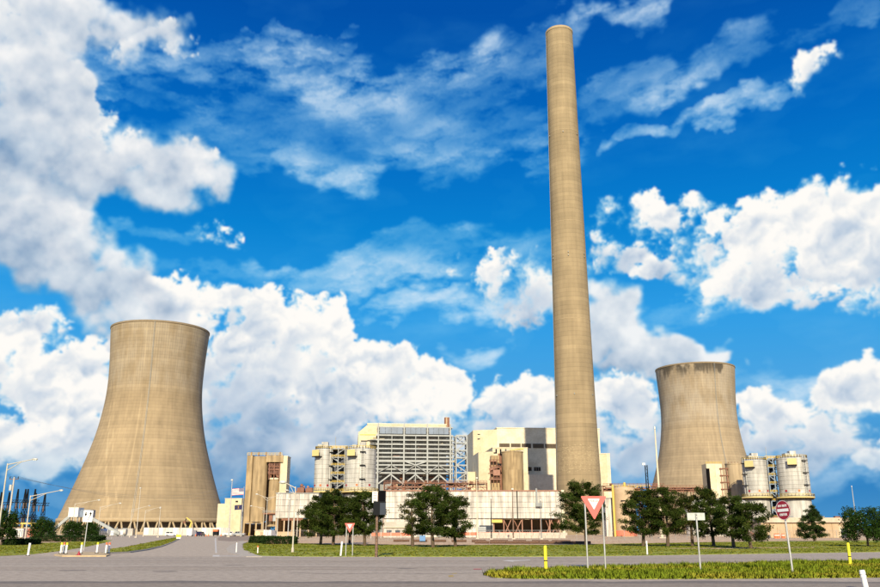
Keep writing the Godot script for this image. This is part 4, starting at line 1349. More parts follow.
# the long white hall before the boilers: upright metal sheets over an open undercroft
func white_hall() -> void:
	var z := -300.0
	var t := thing("white_hall", "long white panelled hall over a dark open undercroft, behind the pines", "building", Vector3(0, 0, z))
	var x0 := -19.39
	var x1 := 41.89
	var y0 := 6.21
	var y1 := 15.33
	clad(t, x0, x1, y0, y1, 0.0, 32, 5, [M.white_panel, M.white_panel, M.white_panel_b], "panel", 0.1)
	box(t, "core_wall", Vector3((x0 + x1) / 2, (y0 + y1) / 2, -14.2), Vector3(x1 - x0, y1 - y0 - 0.2, 28), M.white_panel_b)
	box(t, "coping", Vector3((x0 + x1) / 2, y1 + 0.15, -14), Vector3(x1 - x0 + 0.4, 0.4, 28.8), M.pink_steel)
	box(t, "downpipe", Vector3(26.69, (y0 + y1) / 2 + 0.1, 0.4), Vector3(0.35, y1 - y0, 0.3), M.charcoal)
	box(t, "downpipe", Vector3(0.35, y1 - 2.0, 0.4), Vector3(0.25, 4.0, 0.3), M.charcoal)
	# undercroft with rusty bracing
	var ux0 := 18.23
	box(t, "undercroft_back", Vector3((ux0 + x1) / 2, y0 / 2, -27), Vector3(x1 - ux0, y0, 0.5), M.tan_wall)
	for x: float in [ux0 + 0.2, x1 - 0.2]:
		box(t, "undercroft_side", Vector3(x, y0 / 2, -15), Vector3(0.4, y0, 24), M.tan_wall)
	box(t, "undercroft_floor", Vector3((ux0 + x1) / 2, 0.05, -13.5), Vector3(x1 - ux0, 0.1, 26), M.tan_wall)
	for px: float in [18.56, 21.99, 25.26, 28.35, 31.62, 34.71, 37.8, 41.07]:
		beam(t, "undercroft_post", Vector3(px, 0, -1.0), Vector3(px, y0, -1.0), 0.35, M.pink_steel)
	for k in 4:
		var xa: float = [21.99, 25.43, 36.43, 38.15][k]
		var xb: float = xa + [2.6, 2.8, 2.2, 3.0][k]
		beam(t, "undercroft_brace", Vector3(xa, 0.4, -1.2), Vector3(xb, y0 - 0.3, -1.2), 0.28, M.pink_steel)
		beam(t, "undercroft_brace", Vector3(xb, 0.4, -1.5), Vector3(xa, y0 - 0.3, -1.5), 0.28, M.rust)
	# closed base left of the undercroft, with roller doors and a lean-to
	box(t, "base_wall", Vector3((x0 + ux0) / 2, y0 / 2, -1.5), Vector3(ux0 - x0, y0, 2.0), M.white_panel)
	for k in 5:
		var cx := lerpf(x0 + 6, ux0 - 4, k / 4.0)
		var dr := box(t, "roller_door", Vector3(cx, 1.8, -0.4), Vector3(3.2, 3.4, 0.2), M.steel)
		for s in 5:
			box(dr, "slat", Vector3(0, -1.36 + s * 0.68, 0.13), Vector3(3.1, 0.58, 0.06), M.pale_steel)
	box(t, "grey_door", Vector3(15.81, 2.1, -0.38), Vector3(4.6, 3.6, 0.2), M.slate)
	box(t, "yellow_header", Vector3(19.61, y0 - 0.9, 0.2), Vector3(3.6, 1.0, 0.4), M.yellow)
	# gantry lift hanging on the wall
	beam(t, "hoist_mast", Vector3(33.43, 10.69, 0.6), Vector3(33.34, 16.25, 0.6), 0.6, M.steel)
	box(t, "hoist_cage", Vector3(34.07, 10.75, 0.9), Vector3(2.2, 1.2, 1.2), M.steel)
	# broad pale corner post at the right end
	box(t, "corner_post", Vector3(x1 + 0.55, 15.74 / 2, 0.3), Vector3(1.0, 15.74, 1.0), M.pale_cream)
	for k in 4:
		box(t, "corner_bracket", Vector3(x1 + 1.6, y1 - 2.0 - k * 2.6, 0.2), Vector3(1.4, 0.7, 0.9), M.rust if k % 2 else M.charcoal)
	# lean-to roof
	var l := thing("lean_to_shed", "low shed with a pale pitched roof against the white hall's left end", "shed", Vector3(-13.93, 0, -290))
	box(l, "wall", Vector3(0, 1.6, 0), Vector3(9.0, 3.2, 4.0), M.white_panel_b)
	box(l, "roof", Vector3(0, 4.0, 0.2), Vector3(9.6, 0.25, 5.0), M.pale_cream, Vector3(20, 0, 0))
	for k in 3:
		box(l, "window", Vector3(-2.8 + 2.8 * k, 1.8, 2.05), Vector3(1.6, 1.2, 0.1), M.window_glass)


func white_annex() -> void:
	var z := -320.0
	var t := thing("white_annex", "white panelled box raised over a dark bay, right of the coal silo", "building", Vector3(-52.73, 0, z))
	var w := 15.67
	var y0 := 6.62
	var y1 := 15.34
	clad(t, -w / 2, w / 2, y0, y1, 0.0, 9, 4, [M.white_panel, M.white_panel_b, M.white_panel], "panel", 0.1)
	box(t, "core_wall", Vector3(0, (y0 + y1) / 2, -11.2), Vector3(w, y1 - y0 - 0.2, 22), M.white_panel_b)
	box(t, "coping", Vector3(0, y1 + 0.15, -11), Vector3(w + 0.4, 0.35, 22.6), M.steel)
	box(t, "undercroft_back", Vector3(0, y0 / 2, -21), Vector3(w, y0, 0.5), M.tan_wall)
	for x: float in [-w / 2 + 0.2, w / 2 - 0.2]:
		box(t, "undercroft_side", Vector3(x, y0 / 2, -12), Vector3(0.4, y0, 18), M.tan_wall)
	for k in 6:
		box(t, "pillar", Vector3(-w / 2 + 0.4 + k * (w - 0.8) / 5, y0 / 2, -0.6), Vector3(0.5, y0, 0.6), M.tan_wall)
	box(t, "rust_beam", Vector3(-w * 0.1, y0 - 0.5, -0.4), Vector3(w * 0.5, 0.7, 0.5), M.rust)
	box(t, "low_wall", Vector3(-w * 0.25, 0.9, 0.2), Vector3(w * 0.45, 1.8, 0.4), M.tan_wall)
	# rusty machine hump on the roof behind
	var m := thing("roof_machinery", "rusty pink machinery heap between the white annex and the small ash silo", "machinery", Vector3(-54.12, 0, -345))
	for k in 9:
		var rr := RandomNumberGenerator.new()
		rr.seed = 300 + k
		var c := Vector3(rr.randf_range(-3.2, 3.2), 16.99 + rr.randf_range(-0.5, 2.8) * (1.0 - absf(k - 4.0) / 6.0), rr.randf_range(-2, 2))
		if k % 2:
			rod(m, "pipe", c, c + Vector3(rr.randf_range(-2.6, 2.6), rr.randf_range(0.2, 1.5), 0), rr.randf_range(0.3, 0.8), M.pink_steel if k % 3 else M.rust, -1, 10)
		else:
			box(m, "housing", c, Vector3(rr.randf_range(1.5, 3.0), rr.randf_range(1.0, 2.2), 2.4), M.rust if k % 3 else M.pink_steel, Vector3(0, 0, rr.randf_range(-20, 20)))
	for x: float in [-3.0, 3.0]:
		beam(m, "post", Vector3(x, 0, 0), Vector3(x, 17.38, 0), 0.5, M.rust)


func gate_building() -> void:
	var z := -420.0
	var t := thing("gate_building", "low cream building with a step in its roof, behind the flagpole", "building", Vector3(-100.84, 0, z))
	var wl := 3.38
	var wr := 8.01
	var ox := -100.84
	box(t, "low_part", Vector3(-104.26 - ox, 14.55 / 2, 0), Vector3(wl, 14.55, 12), M.cream)
	box(t, "high_part", Vector3(-98.57 - ox, 16.76 / 2, 0.4), Vector3(wr, 16.76, 12), M.cream)
	box(t, "roof_edge", Vector3(-98.57 - ox, 16.76 + 0.15, 0.4), Vector3(wr + 0.3, 0.3, 12.3), M.pale_cream)
	for k in 5:
		box(t, "wall_rib", Vector3(-102.04 - ox + k * 1.7, 16.76 / 2, 6.5), Vector3(0.15, 16.76 - 0.6, 0.12), M.pale_cream)
	box(t, "door", Vector3(-103.35 - ox, 1.4, 6.06), Vector3(1.3, 2.6, 0.12), M.steel)
	box(t, "wall_lamp", Vector3(-96.9 - ox, 15.58, 6.6), Vector3(1.1, 0.6, 0.4), M.charcoal)


func tan_warehouse() -> void:
	var z := -270.0
	var t := thing("tan_warehouse", "long low tan warehouse with flat roof, below the right ash silos", "building", Vector3(113.78, 0, z))
	var w := 29.07
	var h1 := 4.58
	var h2 := 6.05
	box(t, "wall", Vector3(0, h1 / 2, -5), Vector3(w, h1, 10), M.tan_wall)
	for k in 12:
		box(t, "wall_panel", Vector3(-w / 2 + (k + 0.5) * w / 12, h1 / 2, 0.08), Vector3(w / 12 - 0.12, h1 - 0.1, 0.12), M.tan_wall)
	box(t, "roof_band", Vector3(1.2, (h1 + h2) / 2, -4.6), Vector3(w + 1.0, h2 - h1, 11), M.tan_roof)
	box(t, "door", Vector3(124.57 - 113.78, 1.35, 0.2), Vector3(1.9, 2.5, 0.15), M.slate)
	box(t, "door_frame", Vector3(123.58 - 113.78, 1.7, 0.2), Vector3(0.8, 3.3, 0.14), M.pale_cream)
	for k in 5:
		box(t, "roof_unit", Vector3(-w * 0.3 + k * w * 0.17, h2 + 0.25, -4), Vector3(1.6, 0.5, 1.4), M.steel if k % 2 else M.rust)


# ---------------------------------------------------------------- pipe racks, conveyor, switchyard, masts
func pipe_rack(label: String, at: Vector3, turn: float, w: float, y0: float, y1: float, seed_: int, mats: Array) -> void:
	var t := thing("pipe_rack", label, "pipe rack", at, turn, "rusty pipe racks")
	var r := RandomNumberGenerator.new()
	r.seed = seed_
	var n := maxi(3, int(w / 6.0))
	for k in n + 1:
		var x := w * k / n
		for z: float in [0.0, -5.0]:
			beam(t, "post", Vector3(x, 0, z), Vector3(x, y1, z), 0.5, M.rust)
		beam(t, "cross_beam", Vector3(x, y1, 0.2), Vector3(x, y1, -5.2), 0.4, M.rust)
		if k < n:
			beam(t, "brace", Vector3(x, y0, 0.3), Vector3(x + w / n, y1, 0.3), 0.28, mats[k % mats.size()])
			beam(t, "brace", Vector3(x + w / n, y0, -0.2), Vector3(x, y1, -0.2), 0.28, M.rust)
	for y: float in [y0, (y0 + y1) / 2, y1]:
		beam(t, "rail_beam", Vector3(0, y, 0.5), Vector3(w, y, 0.5), 0.5, M.rust)
	for k in 14:
		var y := lerpf(y0 + 0.3, y1 - 0.3, r.randf())
		var x := r.randf_range(0, w * 0.7)
		rod(t, "pipe", Vector3(x, y, r.randf_range(-3, 0)), Vector3(minf(w, x + r.randf_range(6, w * 0.4)), y, r.randf_range(-3, 0)), r.randf_range(0.2, 0.55), mats[r.randi() % mats.size()], -1, 8)
	for k in int(w / 3.0):
		box(t, "valve_box", Vector3(r.randf_range(0, w), r.randf_range(y0, y1 + 0.6), r.randf_range(-2, 0.2)), Vector3(r.randf_range(0.7, 2.2), r.randf_range(0.6, 2.0), 1.2), mats[r.randi() % mats.size()])
	railing(t, "guard_rail", [Vector3(0, y1 + 0.3, 0.6), Vector3(w, y1 + 0.3, 0.6)], 1.1, M.rust, 2.0, 0.16)


func build_plant_details() -> void:
	var rusty := [M.rust, M.pink_steel, M.brown_roof, M.tan_wall, M.charcoal, M.rust]
	pipe_rack("rusty pipe rack running below the open steel boiler house", Vector3(-33.75, 0, -520), 0.0, 62.07, 24.79, 29.79, 11, rusty)
	pipe_rack("rusty pipe rack between the chimney's foot and the pine row", Vector3(90.64, 0, -480), 0.0, 33.92, 23.32, 26.03, 12, [M.rust, M.brown_roof, M.yellow, M.charcoal])
	pipe_rack("dark brown pipe rack before the foot of the far cooling tower", Vector3(145.23, 0, -560), 0.0, 31.12, 26.53, 29.06, 13, [M.brown_roof, M.rust, M.charcoal])
	# pale domed tanks glimpsed between the pines on the right
	for k in 3:
		var q: Array = [[106.78, -360.0, 5.2, 14.8], [117.17, -362.0, 5.0, 15.21], [123.25, -356.0, 3.6, 14.23]][k]
		var d := thing("domed_tank", ["pale domed tank behind the middle of the pine row", "pale domed tank below the cream slab tower", "small pale domed tank below the small tan silo"][k], "tank", Vector3(q[0], 0, q[1]), 0.0, "pale domed tanks")
		put(d, "wall", lathe([[q[2], 0.0], [q[2], q[3] - 1.6]], 32), M.white_panel)
		put(d, "dome", lathe([[q[2], q[3] - 1.6], [q[2] * 0.9, q[3] - 0.8], [q[2] * 0.6, q[3] - 0.2], [0.01, q[3]]], 32, 0, TAU, false), M.white_panel_b)
		put(d, "hoop", lathe([[q[2], q[3] - 1.8], [q[2] + 0.12, q[3] - 1.75], [q[2] + 0.12, q[3] - 1.45], [q[2], q[3] - 1.4]], 32, 0, TAU, false), M.steel)
	conveyor()
	switchyard()
	masts()


# white transfer house with its sloping conveyor at the foot of the left tower
func conveyor() -> void:
	var t := thing("transfer_house", "white raised transfer house with a sloping conveyor, left foot of the near cooling tower", "building", Vector3(-138.07, 0, -330))
	var y0 := 7.12
	var y1 := 10.35
	var w := 3.6
	box(t, "house_front", Vector3(0, (y0 + y1) / 2, 0), Vector3(w, y1 - y0, 5), M.white)
	box(t, "house_side", Vector3(w / 2 + 2.0, (y0 + y1) / 2 - 0.3, -1.5), Vector3(4.0, y1 - y0 - 0.5, 5), M.blue_panel)
	box(t, "roof", Vector3(0, y1 + 0.1, 0), Vector3(w + 0.3, 0.2, 5.3), M.white)
	for x: float in [-w / 2 + 0.3, w / 2 - 0.3]:
		beam(t, "leg", Vector3(x, 0, 1.5), Vector3(x, y0, 1.5), 0.35, M.steel)
		beam(t, "leg", Vector3(x, 0, -1.5), Vector3(x, y0, -1.5), 0.35, M.steel)
	beam(t, "conveyor", Vector3(-w / 2 - 8.0, 0.8, 0), Vector3(-w / 2, y0 + 0.6, 0), 0.8, M.pale_steel, 1.0)
	beam(t, "conveyor", Vector3(w / 2 + 3.5, y0, 0), Vector3(w / 2 + 16.0, 1.0, 1), 0.8, M.pale_steel, 1.0)
	for k in 4:
		beam(t, "trestle", Vector3(w / 2 + 5.0 + k * 3.2, 0, 0.6), Vector3(w / 2 + 5.0 + k * 3.2, maxf(0.6, y0 - 0.6 - k * 1.0), 0.6), 0.3, M.steel)


func gantry(at: Vector3, h: float, w: float, label: String) -> void:
	var t := thing("switchyard_gantry", label, "pylon", at, 0.0, "switchyard gantries")
	for x: float in [-w / 2, w / 2]:
		var b := Bars.new()
		for k in 4:
			var s := Vector3([-1.0, 1.0, 1.0, -1.0][k], 0, [-1.0, -1.0, 1.0, 1.0][k]) * 0.8
			b.bar(Vector3(x, 0, 0) + s, Vector3(x, h, 0) + s * 0.15, 0.16)
		for k in 10:
			var ya := h * k / 10.0
			var yb := h * (k + 1) / 10.0
			var ra := lerpf(0.8, 0.12, k / 10.0)
			var rb := lerpf(0.8, 0.12, (k + 1) / 10.0)
			b.bar(Vector3(x - ra, ya, 0.6 * ra), Vector3(x + rb, yb, 0.6 * rb), 0.1)
			b.bar(Vector3(x + ra, ya, -0.6 * ra), Vector3(x - rb, yb, -0.6 * rb), 0.1)
		put(t, "lattice_leg", b.mesh(), M.charcoal)
	for f: float in [0.42, 0.74]:
		var c := Bars.new()
		for s: float in [-0.45, 0.45]:
			c.bar(Vector3(-w / 2 - 1.8, h * f + s, 0), Vector3(w / 2 + 1.8, h * f + s, 0), 0.16)
		for k in 8:
			c.bar(Vector3(lerpf(-w / 2 - 1.8, w / 2 + 1.8, k / 8.0), h * f - 0.45, 0), Vector3(lerpf(-w / 2 - 1.8, w / 2 + 1.8, (k + 1) / 8.0), h * f + 0.45, 0), 0.12)
		put(t, "cross_arm", c.mesh(), M.charcoal)
		for k in 3:
			rod(t, "insulator", Vector3(lerpf(-w / 2, w / 2, k / 2.0), h * f - 0.5, 0.2), Vector3(lerpf(-w / 2, w / 2, k / 2.0), h * f - 2.4, 0.2), 0.18, M.wood_pole, -1, 6)


func switchyard() -> void:
	var d := 300.0
	gantry(Vector3(-145.14, 0, -d), 16.08, 2.6, "dark lattice gantry left of the tall street lamp, tallest in the switchyard")
	gantry(Vector3(-146.49, 0, -310), 16.54, 2.6, "dark lattice gantry right behind the street lamp mast")
	gantry(Vector3(-138.49, 0, -d), 14.73, 3.2, "shorter dark lattice gantry, rightmost in the switchyard")
	gantry(Vector3(-153.22, 0, -305), 15.28, 2.8, "dark lattice gantry at the left edge behind a tree")
	# yellow busbar frame and low transformers
	var t := thing("busbar_frame", "low yellow busbar frame below the lattice gantries", "switchgear", Vector3(-133.91, 0, -280))
	for k in 5:
		beam(t, "post", Vector3(-6.0 + 3.0 * k, 0, 0), Vector3(-6.0 + 3.0 * k, 4.6, 0), 0.35, M.yellow)
	beam(t, "beam", Vector3(-7, 4.4, 0), Vector3(7, 4.4, 0), 0.5, M.yellow)
	beam(t, "beam", Vector3(-7, 3.0, 0), Vector3(7, 3.0, 0), 0.3, M.tan_wall)
	for k in 3:
		var x := [-132.71, -129.27, -124.68][k] as float
		var f := thing("transformer", ["tan transformer left of the white one in the switchyard", "white transformer under the yellow busbar frame", "orange and grey transformer behind the round bush"][k], "transformer", Vector3(x, 0, -269), 0.0, "transformers")
		box(f, "tank", Vector3(0, 1.5, 0), Vector3(3.4, 2.4, 2.2), [M.tan_wall, M.white, M.orange_net][k])
		box(f, "lid", Vector3(0, 2.8, 0), Vector3(3.6, 0.2, 2.4), M.steel)
		for s in 5:
			box(f, "cooling_fin", Vector3(-1.4 + 0.7 * s, 1.5, 1.2), Vector3(0.12, 2.0, 0.3), M.steel)
		for s in 3:
			rod(f, "bushing", Vector3(-1 + s, 2.9, 0), Vector3(-1 + s, 4.2, 0), 0.15, M.wood_pole, 0.08, 8)


func mast(base: Vector3, h: float, r: float, label: String, m: Material) -> Node3D:
	var t := thing("mast", label, "mast", base)
	rod(t, "pole", Vector3.ZERO, Vector3.UP * h, r, m, r * 0.45, 12)
	box(t, "base_plate", Vector3(0, 0.15, 0), Vector3(r * 5, 0.3, r * 5), M.block)
	rod(t, "cap", Vector3.UP * h, Vector3.UP * (h + r * 2.0), r * 0.8, M.galvanised, r * 0.5, 8) if r > 0.25 else box(t, "lamp_head", Vector3(0, h, 0.2), Vector3(r * 3.0, r * 2.0, r * 2.4), M.galvanised)
	return t


func masts() -> void:
	mast(Vector3(65.91, 0, -260), 32.18, 0.42, "tall pale mast standing before the left edge of the far cooling tower", M.pale_cream)
	mast(Vector3(190.85, 0, -400), 21.61, 0.3, "thin pale mast alone against the sky right of the warehouse", M.pale_steel)
	mast(Vector3(-72.37, 0, -300), 19.14, 0.22, "slim pole with a lamp head, left of the flags by the gate", M.galvanised)
	mast(Vector3(-97.07, 0, -280), 15.47, 0.16, "slim camera pole before the near cooling tower", M.lamp_pole)
	mast(Vector3(-93.28, 0, -290), 9.43, 0.16, "short camera pole before the right half of the near cooling tower", M.lamp_pole)
	mast(Vector3(10.22, 0, -240), 16.3, 0.17, "pale slim mast standing at the left part of the white hall", M.pale_cream)
	mast(Vector3(12.91, 0, -220), 10.15, 0.16, "dark slim pole before the white hall, left of the wooden one", M.charcoal)
	mast(Vector3(19.26, 0, -230), 12.84, 0.18, "wooden pole with a pale top before the white hall's downpipe", M.wood_pole)
	mast(Vector3(26.05, 0, -225), 9.82, 0.15, "grey slim pole below the hoist cage on the white hall", M.steel)
	mast(Vector3(-41.66, 0, -240), 10.6, 0.17, "grey pole without an arm before the white annex", M.galvanised)
	mast(Vector3(-42.8, 0, -230), 11.8, 0.14, "thin pale pole before the white annex's left end", M.lamp_pole)
	# utility pole with a transformer can, far left
	var t := thing("utility_pole", "pale utility pole with a can and cross arm at the far left", "utility pole", Vector3(-84.12, 0, -170))
	var h := 12.38
	rod(t, "pole", Vector3.ZERO, Vector3.UP * h, 0.2, M.lamp_pole, 0.13, 10)
	rod(t, "transformer_can", Vector3(-0.35, h - 2.6, 0.2), Vector3(-0.35, h - 1.5, 0.2), 0.3, M.galvanised, -1, 12)
	beam(t, "cross_arm", Vector3(-0.9, h - 0.4, 0), Vector3(0.9, h - 0.4, 0), 0.14, M.wood_pole)
	for s: float in [-0.8, 0.0, 0.8]:
		rod(t, "insulator", Vector3(s, h - 0.4, 0), Vector3(s, h + 0.1, 0), 0.07, M.charcoal, -1, 6)
	# wires strung past the gate, sagging between poles off the frame and the works
	for k in 3:
		var c := Curve3D.new()
		var a := Vector3(-84.12 + [-0.8, 0.0, 0.8][k], h + 0.1, -170)
		var b := Vector3(-86.06, 23.22 - k * 1.6, -380)
		var wb := Bars.new()
		var prev := a
		for i in range(1, 25):
			var s := i / 24.0
			var q := a.lerp(b, s) + Vector3.DOWN * 4.0 * s * (1.0 - s) * 5.0
			wb.bar(prev, q, 0.03)
			prev = q
		var w := put(self, numbered("overhead_wire"), wb.mesh(), M.fence_wire)
		tag(w, ["upper overhead wire sagging before the near cooling tower", "middle overhead wire sagging before the near cooling tower", "lowest overhead wire sagging before the near cooling tower"][k], "wire", "overhead wires")
	# dark lattice lamp mast between chimney and far tower
	var l := thing("lattice_mast", "dark lattice mast with a lamp, between the chimney and the far cooling tower", "mast", Vector3(72.12, 0, -300))
	var lh := 24.27
	var lb := Bars.new()
	for k in 4:
		var s := Vector3([-1.0, 1.0, 1.0, -1.0][k], 0, [-1.0, -1.0, 1.0, 1.0][k]) * 0.35
		lb.bar(s, s + Vector3.UP * lh, 0.14)
	for k in 22:
		var ya := lh * k / 22.0
		var sg := 1.0 if k % 2 else -1.0
		lb.bar(Vector3(-0.35 * sg, ya, 0.35), Vector3(0.35 * sg, ya + lh / 22.0, 0.35), 0.1)
	put(l, "lattice", lb.mesh(), M.charcoal)
	box(l, "lamp_head", Vector3(-0.9, lh + 0.3, 0.3), Vector3(1.0, 0.7, 0.6), M.white)


# ---------------------------------------------------------------- yard: fences, hedges, barriers, boxes, flags
func build_yard() -> void:
	fence([Vector3(-34.63, 0, -202.55), Vector3(0, 0, -191.02), Vector3(25.63, 0, -187.46), Vector3(45.26, 0, -198.56), Vector3(82.17, 0, -225.24), Vector3(127.29, 0, -253.68), Vector3(175.33, 0, -274.48)], 2.3, "chain link fence on thin posts running behind the pine trees")
	fence([Vector3(-108.83, 0, -191.02), Vector3(-110.51, 0, -220.31), Vector3(-115.8, 0, -267.17), Vector3(-123.64, 0, -328.35)], 2.2, "chain link fence behind the left bushes and hedge")
	# squat timber logs laid in two rows on the gravel
	var r := RandomNumberGenerator.new()
	r.seed = 41
	var k := 0
	for row in [[Vector3(-9.71, 0, -177.54), Vector3(24.93, 0, -165.84)], [Vector3(5.93, 0, -153.23), Vector3(25.39, 0, -148.71)]]:
		var n := 9 if k == 0 else 7
		for i in n:
			var p: Vector3 = row[0].lerp(row[1], (i + 0.5) / n)
			var w := r.randf_range(1.2, 1.75)
			var o := rod(self, numbered("parking_log"), p + Vector3(-w, 0.24, 0), p + Vector3(w, 0.24, r.randf_range(-0.3, 0.3)), 0.24, M.log, 0.22, 10)
			tag(o, "brown parking log on the gravel, %s from the left in the %s row" % [["first", "second", "third", "fourth", "fifth", "sixth", "seventh", "eighth", "ninth"][i], "far" if k == 0 else "near"], "parking log", "logs laid on the gravel")
		k += 1
	# pale block wall and orange netting before the undercroft
	var wall := thing("block_wall", "low pale block wall before the white hall's undercroft", "wall", Vector3(24.16, 0, -255))
	for j in 2:
		for i in 13:
			box(wall, "block", Vector3(-12.6 + i * 2.0 + (0.5 if j else 0.0), 0.42 + j * 0.82, 0), Vector3(1.94, 0.78, 0.7), M.block)
	var net := thing("orange_barrier", "orange plastic net fence along the foot of the white hall", "barrier", Vector3(17.97, 0, -262))
	for i in 11:
		beam(net, "stake", Vector3(-15 + 3 * i, 0, 0), Vector3(-15 + 3 * i, 1.9, 0), 0.12, M.galvanised)
		if i < 10:
			box(net, "net", Vector3(-13.5 + 3 * i, 1.25, 0.02), Vector3(2.9, 0.95, 0.05), M.orange_net, Vector3(0, 0, r.randf_range(-1.5, 1.5)))
	var net2 := thing("orange_barrier", "orange plastic net fence behind the yellow-trimmed pines left of the sign pole", "barrier", Vector3(-14.67, 0, -262))
	for i in 5:
		beam(net2, "stake", Vector3(-6 + 3 * i, 0, 0), Vector3(-6 + 3 * i, 1.8, 0), 0.12, M.galvanised)
		if i < 4:
			box(net2, "net", Vector3(-4.5 + 3 * i, 1.1, 0.02), Vector3(2.9, 0.95, 0.05), M.orange_net)
	# white boundary panels at the gate
	var gw := thing("gate_wall", "white panel wall along the foot of the near cooling tower", "wall", Vector3(-116.13, 0, -400))
	for i in 18:
		box(gw, "wall_panel", Vector3(-18.2 + i * 2.2, 1.75, 0), Vector3(2.12, 3.4, 0.3), M.white_panel if i % 3 else M.white)
	box(gw, "plinth", Vector3(0.5, 0.2, 0.1), Vector3(40, 0.4, 0.4), M.block)
	var gw2 := thing("gate_wall", "white panel wall left of the beige gate kiosk", "wall", Vector3(-134.97, 0, -360))
	for i in 8:
		box(gw2, "wall_panel", Vector3(-8 + i * 2.2, 1.6, 0), Vector3(2.1, 3.2 - 0.3 * (i % 3), 0.3), M.white_panel_b if i % 2 else M.steel)
	kiosk("beige_kiosk", "beige gate kiosk at the foot of the near cooling tower", Vector3(-151.23, 0, -425.97), Vector3(4.6, 3.0, 3.4), M.beige_box)
	kiosk("beige_kiosk", "beige cabinet between the hedge and the coal silo", Vector3(-52.07, 0, -253.68), Vector3(2.7, 2.3, 1.6), M.beige_box)
	kiosk("gate_booth", "small white gate booth with blue windows in the entrance", Vector3(-112.03, 0, -392.61), Vector3(2.4, 3.2, 2.4), M.white)
	# yellow digger arm raised behind the gate wall
	var ex := thing("excavator", "yellow excavator with its arm raised behind the white gate wall", "excavator", Vector3(-120.61, 0, -420))
	box(ex, "track", Vector3(-1.0, 0.5, 0), Vector3(0.8, 1.0, 4.0), M.charcoal)
	box(ex, "track", Vector3(1.6, 0.5, 0), Vector3(0.8, 1.0, 4.0), M.charcoal)
	box(ex, "body", Vector3(0.3, 2.0, -0.6), Vector3(3.0, 1.8, 3.2), M.yellow)
	box(ex, "cab", Vector3(-0.6, 3.4, 0.4), Vector3(1.2, 1.7, 1.6), M.glass)
	beam(ex, "boom", Vector3(0.4, 2.6, 0.8), Vector3(1.4, 6.0, 0.8), 0.75, M.yellow)
	beam(ex, "arm", Vector3(1.4, 6.2, 0.8), Vector3(-1.3, 8.2, 0.8), 0.6, M.yellow)
	beam(ex, "bucket_link", Vector3(-1.2, 8.2, 0.8), Vector3(-1.9, 6.4, 0.8), 0.35, M.charcoal)
	box(ex, "bucket", Vector3(-2.0, 6.0, 0.8), Vector3(0.9, 1.0, 1.2), M.rust)
	# hedges: boxy clipped ones
	var hl := ["left one of three clipped hedges on the right lawn", "middle one of three clipped hedges on the right lawn", "right, longest one of three clipped hedges on the right lawn"]
	var hp := [[258.0, 6.2], [267.5, 5.4], [280.5, 12.0]]
	for i in 3:
		var gp: Vector3 = [Vector3(-32.66, 0, -158.03), Vector3(-30.1, 0, -153.23), Vector3(-26.69, 0, -146.54)][i]
		hedge(gp, Vector3([1.35, 1.3, 2.6][i], 1.05, 1.3), 500 + i, "box-clipped dark green hedge, " + hl[i], "clipped hedges")
	var lp := [Vector3(-65.8, 0, -134.79), Vector3(-65.96, 0, -138.49), Vector3(-66.44, 0, -143.42)]
	for i in 3:
		hedge(lp[i], Vector3(0.85, 0.75, 0.8), 520 + i, "small dark round shrub on the left lawn, %s of three" % ["first", "second", "third"][i], "small shrubs on the left lawn")
	hedge(Vector3(-77.01, 0, -180.72), Vector3(6.6, 1.0, 1.4), 530, "long low dark hedge under the left bushes", "")
	hedge(Vector3(-81.99, 0, -206.72), Vector3(2.6, 0.9, 1.4), 531, "short low hedge at the right end of the long left hedge", "")
	flags()
	# blue box and other small things by the fence
	var bb := thing("blue_container", "small blue container at the fence beside the pine trunks", "container", Vector3(-3.48, 0, -174.46))
	box(bb, "body", Vector3(0, 0.75, 0), Vector3(1.15, 1.1, 0.9), M.plastic_blue)
	box(bb, "lid", Vector3(0, 1.35, 0.03), Vector3(1.25, 0.12, 1.0), M.white)
	for s: float in [-0.45, 0.45]:
		box(bb, "foot", Vector3(s, 0.1, 0), Vector3(0.15, 0.2, 0.8), M.charcoal)
	# scrap and parked machinery before the warehouse
	var heap := thing("scrap_heap", "heap of rusty scrap before the warehouse's left end", "scrap", Vector3(94.93, 0, -262))
	for i in 16:
		box(heap, "scrap_piece", Vector3(r.randf_range(-3.6, 3.6), r.randf_range(0.3, 1.8), r.randf_range(-1, 1)), Vector3(r.randf_range(0.4, 1.8), r.randf_range(0.2, 0.9), r.randf_range(0.4, 1.4)), [M.rust, M.pink_steel, M.charcoal, M.brown_roof][i % 4], Vector3(r.randf_range(-30, 30), r.randf_range(0, 90), r.randf_range(-30, 30)))
	for i in 3:
		var b := thing("orange_drum", "orange drum before the tan warehouse, %s of three" % ["left", "middle", "right"][i], "drum", Vector3([98.78, 100.24, 98.09][i], 0, -256))
		put(b, "drum_body", lathe([[0.5, 0.0], [0.56, 0.05], [0.5, 0.5], [0.56, 0.55], [0.48, 1.3], [0.01, 1.35]], 16, 0, TAU, false), M.orange)
		put(b, "band", lathe([[0.53, 0.75], [0.55, 0.78], [0.54, 0.98], [0.5, 1.0]], 16, 0, TAU, false), M.white)


